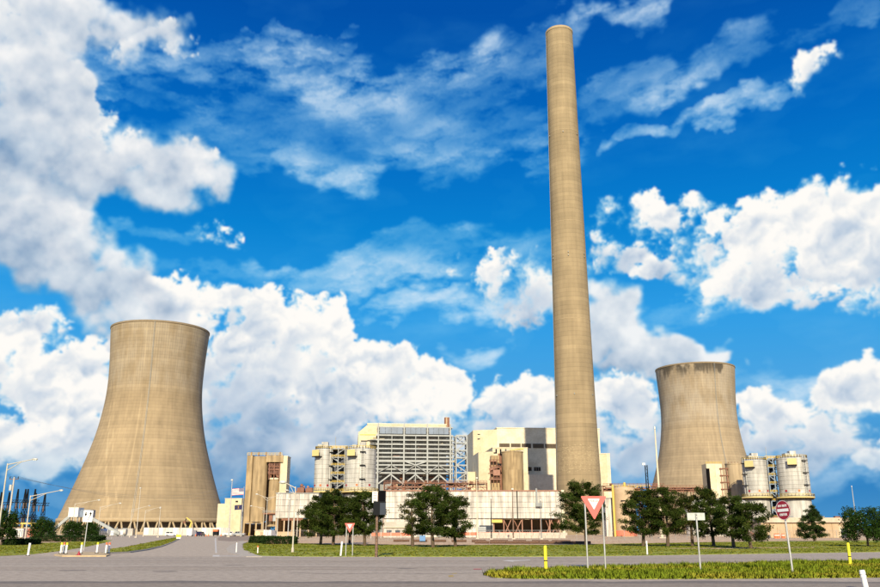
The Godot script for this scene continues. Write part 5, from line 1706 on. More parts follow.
func fence(pts: Array, h: float, label: String) -> void:
	var t := thing("chain_link_fence", label, "fence", Vector3.ZERO, 0.0, "chain link fences")
	var rails := Bars.new()
	for k in pts.size() - 1:
		var a: Vector3 = pts[k]
		var b: Vector3 = pts[k + 1]
		var n := maxi(1, int(a.distance_to(b) / 4.0))
		for i in n:
			var p := a.lerp(b, float(i) / n)
			rod(t, "post", p, p + Vector3.UP * h, 0.055, M.fence_wire, -1, 6)
		rails.bar(a + Vector3.UP * (h - 0.05), b + Vector3.UP * (h - 0.05), 0.05)
		rails.bar(a + Vector3.UP * 0.15, b + Vector3.UP * 0.15, 0.03)
		# a sparse weave stands in the mesh: wires 0.5 m apart, crossing
		var m := int(a.distance_to(b) / 0.5)
		for i in m:
			var p := a.lerp(b, float(i) / m)
			var q := a.lerp(b, minf(1.0, (i + 3.0) / m))
			rails.bar(p + Vector3.UP * 0.15, q + Vector3.UP * (h - 0.1), 0.012)
			rails.bar(q + Vector3.UP * 0.15, p + Vector3.UP * (h - 0.1), 0.012)
	put(t, "mesh_wires", rails.mesh(), M.fence_wire)


func kiosk(called: String, label: String, at: Vector3, s: Vector3, m: Material) -> void:
	var t := thing(called, label, "kiosk", at)
	box(t, "wall", Vector3(0, s.y / 2, 0), s, m)
	box(t, "roof", Vector3(0, s.y + 0.08, 0), Vector3(s.x + 0.4, 0.16, s.z + 0.4), M.kerb)
	if called == "gate_booth":
		box(t, "window", Vector3(0, s.y * 0.62, s.z / 2 + 0.03), Vector3(s.x * 0.8, 1.0, 0.06), M.plastic_blue)
	else:
		box(t, "door", Vector3(s.x * 0.2, s.y * 0.42, s.z / 2 + 0.03), Vector3(s.x * 0.28, s.y * 0.8, 0.06), M.tan_wall)


func hedge(at: Vector3, half: Vector3, seed_: int, label: String, group: String) -> void:
	var t := thing("hedge", label, "hedge", at, 0.0, group)
	var r := RandomNumberGenerator.new()
	r.seed = seed_
	var leaves := Leaves.new()
	var n := int(90.0 * half.x * half.y * half.z * 2.0) + 300
	for k in n:
		var p := Vector3(r.randf_range(-1, 1), r.randf_range(0.04, 1), r.randf_range(-1, 1))
		# most leaves sit near the clipped faces
		if r.randf() < 0.8:
			match r.randi() % 3:
				0: p.x = signf(p.x) * r.randf_range(0.9, 1.05)
				1: p.y = r.randf_range(0.92, 1.06)
				2: p.z = signf(p.z) * r.randf_range(0.85, 1.08)
		p = Vector3(p.x * half.x, p.y * half.y * 1.0, p.z * half.z)
		var g := r.randf_range(0.6, 1.4)
		leaves.clump(p, 0.22, 7, 0.16, 0.09, Color(0.022 * g, 0.042 * g, 0.014 * g), r)
	put(t, "foliage", leaves.mesh(), M.leaf)
	box(t, "twig_core", Vector3(0, half.y * 0.45, 0), Vector3(half.x * 1.7, half.y * 0.86, half.z * 1.6), M.bark)


# wavy cloth in the local x-y plane, hoisted at x = 0 and flying towards -x
func cloth_mesh(w: float, h: float, phase: float) -> ArrayMesh:
	var v := PackedVector3Array()
	var n := PackedVector3Array()
	var uv := PackedVector2Array()
	var idx := PackedInt32Array()
	var nx := 16
	var ny := 8
	for j in ny + 1:
		for i in nx + 1:
			var s := float(i) / nx
			var q := float(j) / ny
			v.append(Vector3(-w * s, -h * q - 0.12 * h * s * s, sin(s * 8.0 + phase + q) * 0.16 * s * h))
			n.append(Vector3(cos(s * 8.0 + phase + q) * 0.5 * s, 0.1, 1).normalized())
			uv.append(Vector2(s, q))
	for j in ny:
		for i in nx:
			var a := j * (nx + 1) + i
			idx.append_array([a, a + nx + 1, a + 1, a + 1, a + nx + 1, a + nx + 2])
	var arr := []
	arr.resize(Mesh.ARRAY_MAX)
	arr[Mesh.ARRAY_VERTEX] = v
	arr[Mesh.ARRAY_NORMAL] = n
	arr[Mesh.ARRAY_TEX_UV] = uv
	arr[Mesh.ARRAY_INDEX] = idx
	var out := ArrayMesh.new()
	out.add_surface_from_arrays(Mesh.PRIMITIVE_TRIANGLES, arr)
	return out


func flags() -> void:
	# national flag: thirteen stripes and a starred canton at the hoist
	var im := Image.create(190, 100, false, Image.FORMAT_RGB8)
	for k in 13:
		im.fill_rect(Rect2i(0, k * 100 / 13, 190, 9), Color8(186, 38, 54) if k % 2 == 0 else Color8(244, 244, 244))
	im.fill_rect(Rect2i(0, 0, 76, 54), Color8(44, 44, 96))
	for j in 9:
		for i in (6 if j % 2 == 0 else 5):
			im.fill_rect(Rect2i(4 + i * 12 + (0 if j % 2 == 0 else 6), 3 + j * 5 + j / 2, 4, 3), Color8(245, 245, 245))
	# state flag: gold torch with a ring of stars on blue
	var st := Image.create(150, 100, false, Image.FORMAT_RGB8)
	st.fill(Color8(16, 22, 74))
	var gold := Color8(214, 170, 58)
	st.fill_rect(Rect2i(72, 46, 6, 30), gold)
	st.fill_rect(Rect2i(69, 40, 12, 6), gold)
	for k in 13:
		var a := TAU * k / 13.0
		st.fill_rect(Rect2i(int(75 + cos(a) * 34) - 2, int(48 + sin(a) * 34) - 2, 4, 4), gold)
	for k in 7:
		var a := -PI / 2 + (k - 3) * 0.5
		for s in range(8, 22):
			st.set_pixel(int(75 + cos(a) * s), int(38 + sin(a) * s), gold)
	for y in range(24, 40):
		st.fill_rect(Rect2i(75 - (40 - y) / 4, y, (40 - y) / 2 + 1, 1), gold)
	uv_mat("flag", 1, 1, 1, ImageTexture.create_from_image(im), 0.8).cull_mode = BaseMaterial3D.CULL_DISABLED
	uv_mat("state_flag", 1, 1, 1, ImageTexture.create_from_image(st), 0.8).cull_mode = BaseMaterial3D.CULL_DISABLED
	for k in 2:
		var z: float = [-330.0, -325.0][k]
		var px: float = [-74.91, -73.99][k]
		var top: float = [18.03, 11.65][k]
		var t := thing("flagpole", ["taller flagpole flying the striped national flag before the coal silo", "shorter flagpole flying a dark blue state flag before the cream gate building"][k], "flagpole", Vector3(px, 0, z), 0.0, "flagpoles")
		rod(t, "pole", Vector3.ZERO, Vector3.UP * top, 0.14, M.galvanised, 0.07, 10)
		put(t, "finial", lathe([[0.01, top], [0.16, top + 0.16], [0.01, top + 0.32]], 10, 0, TAU, false), M.yellow)
		var f := put(t, "flag", cloth_mesh([4.3, 2.8][k], [2.5, 1.7][k], k * 1.7), M.flag if k == 0 else M.state_flag)
		f.position = Vector3(-0.1, top - 0.2, 0)


# ---------------------------------------------------------------- street lamps
func street_lamp(base: Vector3, h: float, arms: Array, label: String, r := 0.11) -> Node3D:
	# arms: [reach along x, rise], negative reach to the left
	var t := thing("street_lamp", label, "street lamp", base, 0.0, "street lamps with long arms")
	rod(t, "pole", Vector3.ZERO, Vector3.UP * h, r, M.lamp_pole, r * 0.65, 12)
	rod(t, "base_collar", Vector3.ZERO, Vector3.UP * 0.5, r * 1.9, M.block, r * 1.5, 12)
	for a in arms:
		var tip := Vector3(a[0], h + a[1], 0)
		rod(t, "arm", Vector3(0, h - 0.15, 0), tip, r * 0.55, M.lamp_pole, r * 0.4, 8)
		rod(t, "arm_stay", Vector3(0, h - 0.9, 0), tip * Vector3(0.55, 0, 1) + Vector3.UP * (h + a[1] * 0.5 - 0.08), r * 0.4, M.lamp_pole, r * 0.35, 8)
		var d := signf(a[0])
		var head := put(t, "lamp_head", lathe([[0.02, -0.45], [0.14, -0.3], [0.17, 0.1], [0.1, 0.4], [0.02, 0.48]], 12, 0, TAU, false), M.galvanised)
		head.transform = Transform3D(Basis(Vector3(0, d, 0), Vector3(-d, 0, 0) * -0.85, Vector3(0, 0, 1)), tip + Vector3(0.25 * d, 0.03, 0))
		var lens := box(head, "lens", Vector3(-0.13 * d * d, 0.05, 0), Vector3(0.05, 0.5, 0.2), M.lens)
	return t


func build_lamps() -> void:
	street_lamp(Vector3(-54.85, 0, -108.68), 10.4, [[3.1, 0.5]], "street lamp at the far left, only its arm reaching into view", 0.12)
	street_lamp(Vector3(-74.77, 0, -158.03), 8.35 * 1.0, [[5.2, 0.9]], "tall double-armed street lamp on the left lawn before the switchyard", 0.14)
	street_lamp(Vector3(-88.77, 0, -211.06), 8.53, [[5.4, 0.8]], "street lamp whose arm crosses the near cooling tower's left edge", 0.12)
	street_lamp(Vector3(-92.23, 0, -235.81), 8.42, [[5.0, 0.9]], "second street lamp along the side drive, before the near cooling tower", 0.12)
	street_lamp(Vector3(-102.85, 0, -290.35), 8.96, [[5.4, 1.2]], "third street lamp along the side drive, arm pointing right", 0.13)
	street_lamp(Vector3(-111.2, 0, -328.35), 9.55, [[5.2, 1.1]], "fourth and farthest street lamp before the near cooling tower", 0.13)
	street_lamp(Vector3(-15.25, 0, -91.08), 6.67, [[-1.1, 0.4]], "pale street lamp standing on the right lawn near the kerb, short arm to the left", 0.085)
	street_lamp(Vector3(-31.21, 0, -191.02), 9.83, [[-2.4, 0.9]], "street lamp behind the hedge, before the white annex", 0.11)
	street_lamp(Vector3(-46.97, 0, -235.81), 10.88, [[-2.7, 0.8], [3.2, 0.4]], "two-armed street lamp before the coal silo", 0.11)
	street_lamp(Vector3(-57.11, 0, -282.19), 9.36, [[-4.0, 0.5]], "lower street lamp before the coal silo, arm to the left", 0.1)


# ---------------------------------------------------------------- trees
class Leaves:
	var v := PackedVector3Array()
	var n := PackedVector3Array()
	var c := PackedColorArray()

	func clump(p: Vector3, spread: float, count: int, long: float, wide: float, col: Color, r: RandomNumberGenerator) -> void:
		for k in count:
			var d := Vector3(r.randfn(), r.randfn() * 0.8 + 0.15, r.randfn()).normalized()
			var a := p + d * spread * r.randf_range(0.15, 0.9)
			var side := d.cross(Vector3(r.randfn(), r.randfn(), r.randfn())).normalized()
			var tip := a + d * long * r.randf_range(0.7, 1.3)
			var m := (a + tip) / 2
			var nn := d.cross(side).normalized()
			var l := m + side * wide
			var q := m - side * wide
			v.append_array([a, l, tip, a, tip, q])
			var g := r.randf_range(0.75, 1.3)
			var cc := Color(col.r * g, col.g * g, col.b * g)
			for i in 6:
				n.append(nn)
				c.append(cc)

	func mesh() -> ArrayMesh:
		var arr := []
		arr.resize(Mesh.ARRAY_MAX)
		arr[Mesh.ARRAY_VERTEX] = v
		arr[Mesh.ARRAY_NORMAL] = n
		arr[Mesh.ARRAY_COLOR] = c
		var out := ArrayMesh.new()
		out.add_surface_from_arrays(Mesh.PRIMITIVE_TRIANGLES, arr)
		return out


class Wood:
	var v := PackedVector3Array()
	var n := PackedVector3Array()
	var idx := PackedInt32Array()

	func limb(pts: Array, r0: float, r1: float, sides := 7) -> void:
		var start := v.size()
		for k in pts.size():
			var p: Vector3 = pts[k]
			var d: Vector3 = (pts[mini(k + 1, pts.size() - 1)] - pts[maxi(k - 1, 0)]).normalized()
			var x := d.cross(Vector3(0.31, 0.2, 0.93)).normalized()
			var z := x.cross(d)
			var r := lerpf(r0, r1, float(k) / (pts.size() - 1))
			for i in sides + 1:
				var a := TAU * i / sides
				var o := x * cos(a) + z * sin(a)
				v.append(p + o * r)
				n.append(o)
		for k in pts.size() - 1:
			for i in sides:
				var a := start + k * (sides + 1) + i
				var b := a + sides + 1
				idx.append_array([a, a + 1, b + 1, a, b + 1, b])

	func mesh() -> ArrayMesh:
		var arr := []
		arr.resize(Mesh.ARRAY_MAX)
		arr[Mesh.ARRAY_VERTEX] = v
		arr[Mesh.ARRAY_NORMAL] = n
		arr[Mesh.ARRAY_INDEX] = idx
		var out := ArrayMesh.new()
		out.add_surface_from_arrays(Mesh.PRIMITIVE_TRIANGLES, arr)
		return out


# a pine: whorls of limbs with needle tufts on their outer parts. form 0 is a broad park pine, 1 a sparse one, 2 a narrow spruce
func pine(at: Vector3, h: float, half: float, seed_: int, form: int, label: String, group: String, tint := Color(0.022, 0.042, 0.012)) -> void:
	var t := thing("spruce_tree" if form == 2 else "pine_tree", label, "tree", at, 0.0, group)
	var r := RandomNumberGenerator.new()
	r.seed = seed_
	var wood := Wood.new()
	var leaves := Leaves.new()
	var trunk := []
	var lean := Vector3(r.randf_range(-0.3, 0.3), 0, r.randf_range(-0.3, 0.3))
	for k in 7:
		var f := k / 6.0
		trunk.append(Vector3(sin(f * 4.0 + seed_) * 0.12, h * 0.97 * f, cos(f * 3.0 + seed_) * 0.12) + lean * f)
	wood.limb(trunk, 0.19 + h * 0.008, 0.03, 9)
	var whorls := int(h * (1.9 if form == 2 else 1.5))
	var low := 0.10 if form == 2 else 0.17
	var lop := r.randf_range(0, TAU)
	for k in whorls:
		var f := lerpf(low, 0.97, (k + r.randf_range(0, 0.6)) / whorls)
		var c: Vector3 = (trunk[int(f * 5.99)] as Vector3).lerp(trunk[int(f * 5.99) + 1], fposmod(f * 5.99, 1.0))
		var reach: float
		if form == 2:
			reach = half * pow(1.0 - f, 0.75) * 1.15
		else:
			reach = half * (pow(maxf(0.0, 1.0 - pow((f - 0.36) / 0.66, 2.0)), 0.62) if f > 0.36 else lerpf(0.8, 1.0, (f - low) / (0.36 - low)))
		var arms := r.randi_range(4, 6) if form != 1 else r.randi_range(2, 4)
		var a0 := r.randf_range(0, TAU)
		for i in arms:
			var a := a0 + TAU * i / arms + r.randf_range(-0.35, 0.35)
			var len := reach * r.randf_range(0.5, 1.12) * (1.0 + 0.2 * cos(a - lop))
			if r.randf() < 0.14:
				len *= 1.3
			var arm_tone := r.randf_range(0.6, 1.55)
			var rise := r.randf_range(-0.04, 0.34) if form != 2 else r.randf_range(-0.25, 0.05)
			var d := Vector3(cos(a), rise, sin(a))
			var tip := c + d * len + Vector3.UP * 0.12 * len
			wood.limb([c, c + d * len * 0.55, tip], 0.055, 0.012, 5)
			var tufts := int(3 + len * (8.6 if form != 1 else 5.0))
			for q in tufts:
				var s := 1.04 - 0.62 * pow(r.randf(), 1.6)
				var p := c.lerp(tip, s) + Vector3(r.randfn(), r.randfn() * 0.7, r.randfn()) * 0.17 * (0.6 + len * 0.22)
				var g := arm_tone * r.randf_range(0.75, 1.3)
				var warm := r.randf_range(0.9, 1.35)
				leaves.clump(p, 0.25, 20, 0.24, 0.046, Color(tint.r * g * warm, tint.g * g, tint.b * g), r)
	for q in 8:
		leaves.clump(trunk[6] + Vector3(r.randfn() * 0.12, r.randf_range(-0.6, 0.25), r.randfn() * 0.12), 0.22, 14, 0.24, 0.036, tint, r)
	put(t, "trunk", wood.mesh(), M.bark)
	put(t, "crown", leaves.mesh(), M.leaf)


# a round-headed broadleaf tree or tall bush
func broadleaf(at: Vector3, h: float, half: float, seed_: int, label: String, group: String, tint := Color(0.022, 0.046, 0.010)) -> void:
	var t := thing("broadleaf_tree", label, "tree", at, 0.0, group)
	var r := RandomNumberGenerator.new()
	r.seed = seed_
	var wood := Wood.new()
	var leaves := Leaves.new()
	var fork := Vector3(0, h * 0.3, 0)
	wood.limb([Vector3.ZERO, fork * 0.5 + Vector3(0.05, 0, 0), fork], 0.1 + h * 0.012, 0.07 + h * 0.008, 8)
	var lobes := 16
	for k in lobes:
		var a := TAU * k * 0.618
		var y := lerpf(0.22, 0.9, (k + 0.5) / lobes)
		var w := sqrt(maxf(0.05, 1.0 - pow((y - 0.5) / 0.52, 2.0)))
		var c := Vector3(cos(a) * half * w * r.randf_range(0.45, 0.8), h * y, sin(a) * half * w * r.randf_range(0.45, 0.8))
		wood.limb([fork, fork.lerp(c, 0.5) + Vector3.UP * 0.1 * h * 0.3, c], 0.06, 0.015, 5)
		var lr := half * r.randf_range(0.3, 0.46)
		var g0 := r.randf_range(0.75, 1.25)
		for q in int(36 * lr * lr) + 34:
			var d := Vector3(r.randfn(), r.randfn(), r.randfn()).normalized() * pow(r.randf(), 0.4)
			var p := c + d * lr * Vector3(1, 0.8, 1)
			if p.y < 0.12 * h:
				continue
			var g := g0 * r.randf_range(0.7, 1.4)
			leaves.clump(p, 0.2, 9, 0.17, 0.075, Color(tint.r * g, tint.g * g, tint.b * g), r)
	put(t, "trunk", wood.mesh(), M.bark)
	put(t, "crown", leaves.mesh(), M.leaf)


func build_trees() -> void:
	pine(Vector3(-19.29, 0.05, -142.4), 7.5, 2.99, 100, 0, "left pine of the cluster before the ash silos, lower than its neighbour", "pines along the lawn", Color(0.027, 0.046, 0.010))
	pine(Vector3(-16.2, 0.05, -133.01), 8.28, 3.28, 107, 0, "tallest pine of the cluster before the ash silos", "pines along the lawn", Color(0.027, 0.046, 0.010))
	pine(Vector3(-15.41, 0.05, -148.71), 7.91, 2.93, 114, 0, "pine at the back of the cluster, behind the small yield sign", "pines along the lawn", Color(0.027, 0.046, 0.010))
	pine(Vector3(-11.21, 0.05, -129.6), 7.98, 2.88, 121, 0, "right pine of the cluster, just left of the black signal box", "pines along the lawn", Color(0.027, 0.046, 0.010))
	pine(Vector3(-3.97, 0.05, -124.79), 7.62, 2.31, 128, 1, "sparse brownish pine left of the tall pine before the white hall", "pines along the lawn", Color(0.042, 0.050, 0.014))
	pine(Vector3(-0.94, 0.05, -117.53), 8.2, 3.19, 135, 0, "tall dense pine before the middle of the white hall", "pines along the lawn", Color(0.027, 0.046, 0.010))
	pine(Vector3(2.24, 0.05, -123.27), 6.93, 2.43, 142, 0, "smaller pine right of the tall pine before the white hall", "pines along the lawn", Color(0.027, 0.046, 0.010))
	pine(Vector3(22.85, 0.05, -136.62), 9.84, 3.71, 149, 0, "single pine behind the large yield sign at the chimney foot", "pines along the lawn", Color(0.027, 0.046, 0.010))
	pine(Vector3(29.32, 0.05, -126.35), 8.19, 2.65, 156, 0, "leftmost pine of the right row, beside the tan silo", "pines along the lawn", Color(0.027, 0.046, 0.010))
	pine(Vector3(32.37, 0.05, -124.79), 8.33, 2.77, 163, 0, "second pine of the right row, below the tall pale mast", "pines along the lawn", Color(0.027, 0.046, 0.010))
	pine(Vector3(36.22, 0.05, -126.35), 7.69, 2.65, 170, 1, "thin brownish pine in the middle of the right row", "pines along the lawn", Color(0.042, 0.050, 0.014))
	pine(Vector3(38.75, 0.05, -124.79), 8.4, 2.62, 177, 0, "tallest pine of the right row, below the cream slab tower", "pines along the lawn", Color(0.027, 0.046, 0.010))
	pine(Vector3(39.16, 0.05, -117.53), 6.91, 2.46, 184, 0, "fifth pine of the right row, below the small tan silo", "pines along the lawn", Color(0.027, 0.046, 0.010))
	pine(Vector3(38.01, 0.05, -107.53), 5.48, 2.39, 191, 0, "lowest pine at the right end of the row", "pines along the lawn", Color(0.027, 0.046, 0.010))
	pine(Vector3(77.21, 0.0, -180.72), 7.61, 3.23, 250, 2, "narrow dark spruce before the tan warehouse", "")
	broadleaf(Vector3(61.14, 0.0, -125.57), 5.26, 3.72, 300, "spreading dark broadleaf tree at the right edge", "")
	broadleaf(Vector3(-66.89, 0.0, -133.9), 5.39, 2.48, 311, "broadleaf tree cut by the left edge, before the switchyard", "broadleaf trees at the left")
	broadleaf(Vector3(-82.69, 0.0, -182.36), 4.62, 2.81, 322, "round bushy tree right of the tall left street lamp", "broadleaf trees at the left")
	broadleaf(Vector3(-84.22, 0.0, -200.54), 4.3, 2.47, 333, "bushy tree below the white transfer house", "broadleaf trees at the left")
	broadleaf(Vector3(-87.9, 0.0, -220.31), 4.27, 2.31, 344, "smaller bushy tree behind the two-arrow sign", "broadleaf trees at the left")
	# far woods closing the horizon
	var r := RandomNumberGenerator.new()
	r.seed = 62
	var leaves := Leaves.new()
	for k in 5200:
		var a := deg_to_rad(r.randf_range(-48, 48))
		var d := r.randf_range(1180, 1260)
		var hh := 6.0 + 5.0 * absf(sin(a * 37.0)) + 3.0 * sin(a * 91.0)
		var p := Vector3(sin(a) * d, r.randf_range(0.2, 1.0) * hh, -cos(a) * d)
		var g := r.randf_range(0.7, 1.4)
		leaves.clump(p, 2.4, 4, 2.6, 1.1, Color(0.035 * g, 0.055 * g, 0.02 * g), r)
	var w := put(self, "distant_woods", leaves.mesh(), M.leaf)
	tag(w, "low dark line of far woods along the horizon", "woods")
	w.set_meta("kind", "stuff")


# ---------------------------------------------------------------- signs and roadside posts
# a flat plate with rounded outline in the local x-y plane, d thick, facing +z
func plate(outline: PackedVector2Array, d: float) -> ArrayMesh:
	var b := Bars.new()
	var idx := Geometry2D.triangulate_polygon(outline)
	for s: float in [1.0, -1.0]:
		for k in range(0, idx.size(), 3):
			var q := []
			for i in 3:
				var p: Vector2 = outline[idx[k + i]]
				q.append(Vector3(p.x, p.y, s * d / 2))
			var up: float = (q[1] - q[0]).cross(q[2] - q[0]).z
			if up * s > 0.0:
				b.tri(q[0], q[2], q[1])
			else:
				b.tri(q[0], q[1], q[2])
	for k in outline.size():
		var p := outline[k]
		var q := outline[(k + 1) % outline.size()]
		var o := (q - p).orthogonal().normalized()
		if Geometry2D.is_point_in_polygon((p + q) / 2 + o * 0.002, outline):
			o = -o
		b.quad(Vector3(p.x, p.y, -d / 2), Vector3(q.x, q.y, -d / 2), Vector3(q.x, q.y, d / 2), Vector3(p.x, p.y, d / 2), Vector3(o.x, o.y, 0))
	return b.mesh()


func rounded(pts: Array, rad: float) -> PackedVector2Array:
	var out := PackedVector2Array()
	for k in pts.size():
		var p: Vector2 = pts[k]
		var a: Vector2 = p + (pts[k - 1] - p).normalized() * rad
		var b: Vector2 = p + (pts[(k + 1) % pts.size()] - p).normalized() * rad
		for i in 5:
			var t := i / 4.0
			out.append(a.lerp(p, t).lerp(p.lerp(b, t), t))
	return out


func disc(r: float, rx := 1.0) -> PackedVector2Array:
	var out := PackedVector2Array()
	for k in 40:
		out.append(Vector2(cos(TAU * k / 40) * r * rx, sin(TAU * k / 40) * r))
	return out


func lettering(p: Node3D, called: String, words: String, h: float, at: Vector3, m: Material, wide := 1.0) -> void:
	var tm := TextMesh.new()
	var fnt := SystemFont.new()
	fnt.font_names = PackedStringArray(["Droid Sans"])
	fnt.font_weight = 700
	tm.font = fnt
	tm.text = words
	tm.font_size = 64
	tm.pixel_size = h / 46.0
	tm.depth = 0.01
	tm.curve_step = 2.0
	var o := put(p, called, tm, m)
	o.position = at
	o.scale.x = wide


func yield_sign(base: Vector3, s: float, h: float, gap: float, label: String) -> void:
	# s: side of the triangle, h: height of its lower tip
	var t := thing("yield_sign", label, "sign", base, 0.0, "red and white yield signs")
	var tall := s * 0.88
	for x: float in [-gap / 2, gap / 2]:
		rod(t, "post", Vector3(x, -0.1, -0.06), Vector3(x, h + tall * (0.86 if absf(x) * 2.0 > s * 0.3 else 0.9), -0.06), 0.045, M.galvanised, -1, 8)
	var tri := rounded([Vector2(-s / 2, tall), Vector2(s / 2, tall), Vector2(0, 0)], s * 0.07)
	put(t, "plate", plate(tri, 0.02), M.yield_red).position = Vector3(0, h, 0)
	var q := 0.46
	var inn := rounded([Vector2(-s / 2 * q, tall * q / 2), Vector2(s / 2 * q, tall * q / 2), Vector2(0, -tall * q / 2)], s * 0.03)
	var w := put(t, "white_field", plate(inn, 0.012), M.sign_white)
	w.position = Vector3(0, h + tall * 0.66, 0.017)
	lettering(t, "lettering", "YIELD", s * 0.085, Vector3(0, h + tall * 0.80, 0.028), M.yield_red)


func delineator(base: Vector3, h: float, r: float, lean: float, top: Material, label: String, group: String) -> void:
	var t := thing("delineator_post", label, "post", base, 0.0, group)
	var d := Vector3(lean, 1, 0).normalized()
	rod(t, "post", Vector3.ZERO, d * h, r, M.white, r * 0.85, 10)
	rod(t, "cap", d * h * 0.82, d * (h + 0.02), r * 1.08, top, r * 0.9, 10)
	rod(t, "band", d * h * 0.62, d * h * 0.74, r * 1.05, M.sign_white if top != M.white else M.white, -1, 10)
	rod(t, "foot", Vector3.ZERO, Vector3.UP * 0.06, r * 2.0, M.charcoal, r * 1.7, 10)


func build_signs() -> void:
	var y1 := Vector3(8.86, 0, -49.98)
	yield_sign(y1 + Vector3.UP * 0.08, 1.51, 2.7, 1, "large red and white yield sign on two thin posts in the grass median")
	yield_sign(Vector3(-8.16, 0, -79.02) + Vector3.UP * 0.08, 0.94, 1.93, 0.6, "small far yield sign on two posts at the lawn edge before the pines")
	# do not enter sign on a leaning post
	var t := thing("do_not_enter_sign", "round red do not enter sign on a leaning post in the median", "sign", Vector3(18.08, 0, -45.54) + Vector3.UP * 0.05, -66.0)
	var hgt := 3.18
	t.rotation_degrees.z = 2.6
	rod(t, "post", Vector3(0, -0.1, -0.07), Vector3(0, hgt - 0.1, -0.07), 0.05, M.galvanised, -1, 8)
	var rr := 0.5
	put(t, "plate", plate(disc(rr), 0.02), M.red).position = Vector3(0, hgt, 0)
	put(t, "rim_line", lathe([[rr * 0.985, -0.004], [rr * 0.985, 0.004], [rr * 0.95, 0.004], [rr * 0.95, -0.004]], 40, 0, TAU, false), M.sign_white).transform = Transform3D(Basis(Vector3.RIGHT, PI / 2), Vector3(0, hgt, 0.012))
	box(t, "white_bar", Vector3(0, hgt, 0.016), Vector3(rr * 1.5, rr * 0.3, 0.012), M.sign_white)
	lettering(t, "lettering", "DO NOT", rr * 0.24, Vector3(0, hgt + rr * 0.45, 0.02), M.sign_white)
	lettering(t, "lettering", "ENTER", rr * 0.24, Vector3(0, hgt - rr * 0.45, 0.02), M.sign_white)
	# plate seen from behind, on one post
	var s := thing("sign_plate", "blank grey-green sign plate on a thin post, right of the large yield sign", "sign", Vector3(13.69, 0, -46.58) + Vector3.UP * 0.05)
	var sh := 2.87
	rod(s, "post", Vector3(0, -0.1, 0.06), Vector3(0, sh + 0.16, 0.06), 0.045, M.galvanised, -1, 8)
	put(s, "plate", plate(rounded([Vector2(-0.47, 0.19), Vector2(0.47, 0.19), Vector2(0.47, -0.19), Vector2(-0.47, -0.19)], 0.04), 0.015), M.sign_back).position = Vector3(0, sh, 0)
	for k in [-0.08, 0.08]:
		rod(s, "bolt", Vector3(0, sh + k, 0.1), Vector3(0, sh + k, 0.125), 0.02, M.charcoal, -1, 6)
	# two-arrow sign on the splitter island
	var d := thing("divided_road_sign", "white sign with two black arrows on the sand-coloured island", "sign", Vector3(-40.55, 0, -100.08) + Vector3.UP * 0.1, -6.0)
	var dh := 3.69
	var dw := 1.14
	d.rotation_degrees.z = -1.6
	rod(d, "post", Vector3(0, -0.1, -0.08), Vector3(0, dh + 0.4, -0.08), 0.06, M.galvanised, -1, 8)
	put(d, "plate", plate(rounded([Vector2(-dw / 2, dw * 0.57), Vector2(dw / 2, dw * 0.57), Vector2(dw / 2, -dw * 0.57), Vector2(-dw / 2, -dw * 0.57)], 0.08), 0.02), M.sign_white).position = Vector3(0, dh, 0)
	for k in 2:
		var sgn := -1.0 if k == 0 else 1.0
		var ar := PackedVector2Array([Vector2(-0.05, -0.10), Vector2(0.05, -0.10), Vector2(0.06, 0.10), Vector2(0.15, 0.10), Vector2(0.0, 0.32), Vector2(-0.15, 0.10), Vector2(-0.06, 0.10)]) if k == 1 else PackedVector2Array([Vector2(-0.05, 0.30), Vector2(0.05, 0.30), Vector2(0.06, 0.08), Vector2(0.15, 0.08), Vector2(0.0, -0.14), Vector2(-0.15, 0.08), Vector2(-0.06, 0.08)])
		for i in ar.size():
			ar[i] = ar[i] * dw * 0.95
		put(d, "arrow", plate(ar, 0.012), M.black).position = Vector3(sgn * dw * 0.25, dh + dw * 0.12, 0.018)
	beam(d, "arrow_stem", Vector3(dw * 0.03, dh - dw * 0.42, 0.016), Vector3(dw * 0.25, dh + dw * 0.1, 0.016), 0.13, M.black, 0.01)
	# small white notices by the drive
	for k in 2:
		var n := thing("notice_board", ["small white notice left of the other one on the side drive", "small white notice nearer the beige gate kiosk"][k], "sign", [Vector3(-88.33, 0, -235.81), Vector3(-97.15, 0, -267.17)][k])
		rod(n, "post", Vector3(0, 0, -0.05), Vector3(0, 1.9, -0.05), 0.05, M.galvanised, -1, 6)
		box(n, "plate", Vector3(0, 1.55, 0), Vector3(0.75, 1.1, 0.04), M.sign_white)
		box(n, "print", Vector3(0, 1.75, 0.025), Vector3(0.5, 0.12, 0.01), M.charcoal)
	# yellow hazard plate at the nose of the splitter
	var yp := thing("hazard_plate", "low yellow hazard plate at the nose of the grass splitter", "sign", Vector3(-61.66, 0, -206.72) + Vector3.UP * 0.15)
	box(yp, "yellow_plate", Vector3(0, 0.82, 0), Vector3(1.15, 0.55, 0.05), M.bright_yellow)
	box(yp, "white_plate", Vector3(0, 0.38, 0), Vector3(1.0, 0.32, 0.05), M.sign_white)
	for x: float in [-0.4, 0.4]:
		rod(yp, "post", Vector3(x, 0, -0.06), Vector3(x, 1.0, -0.06), 0.04, M.galvanised, -1, 6)
	# delineator posts
	var dp := [[60.4, 554.6], [63, 554.4], [65.6, 554.8], [80.6, 554.4], [96.6, 554.2], [105.4, 554.6], [108.4, 554.4]]
	var dpos := [Vector3(-35.41, 0.12, -82.22), Vector3(-35.46, 0.12, -82.89), Vector3(-34.64, 0.12, -81.56), Vector3(-33.8, 0.12, -82.89), Vector3(-32.57, 0.12, -83.57), Vector3(-31.21, 0.12, -82.22), Vector3(-31.19, 0.12, -82.89)]
	var dl := ["first of the three close white posts at the island's left end", "middle of the three close white posts at the island's left end", "third of the three close white posts at the island's left end", "white post with a yellow cap just left of the two-arrow sign", "lone white post right of the two-arrow sign", "left of the two white posts at the island's right end", "right of the two white posts at the island's right end"]
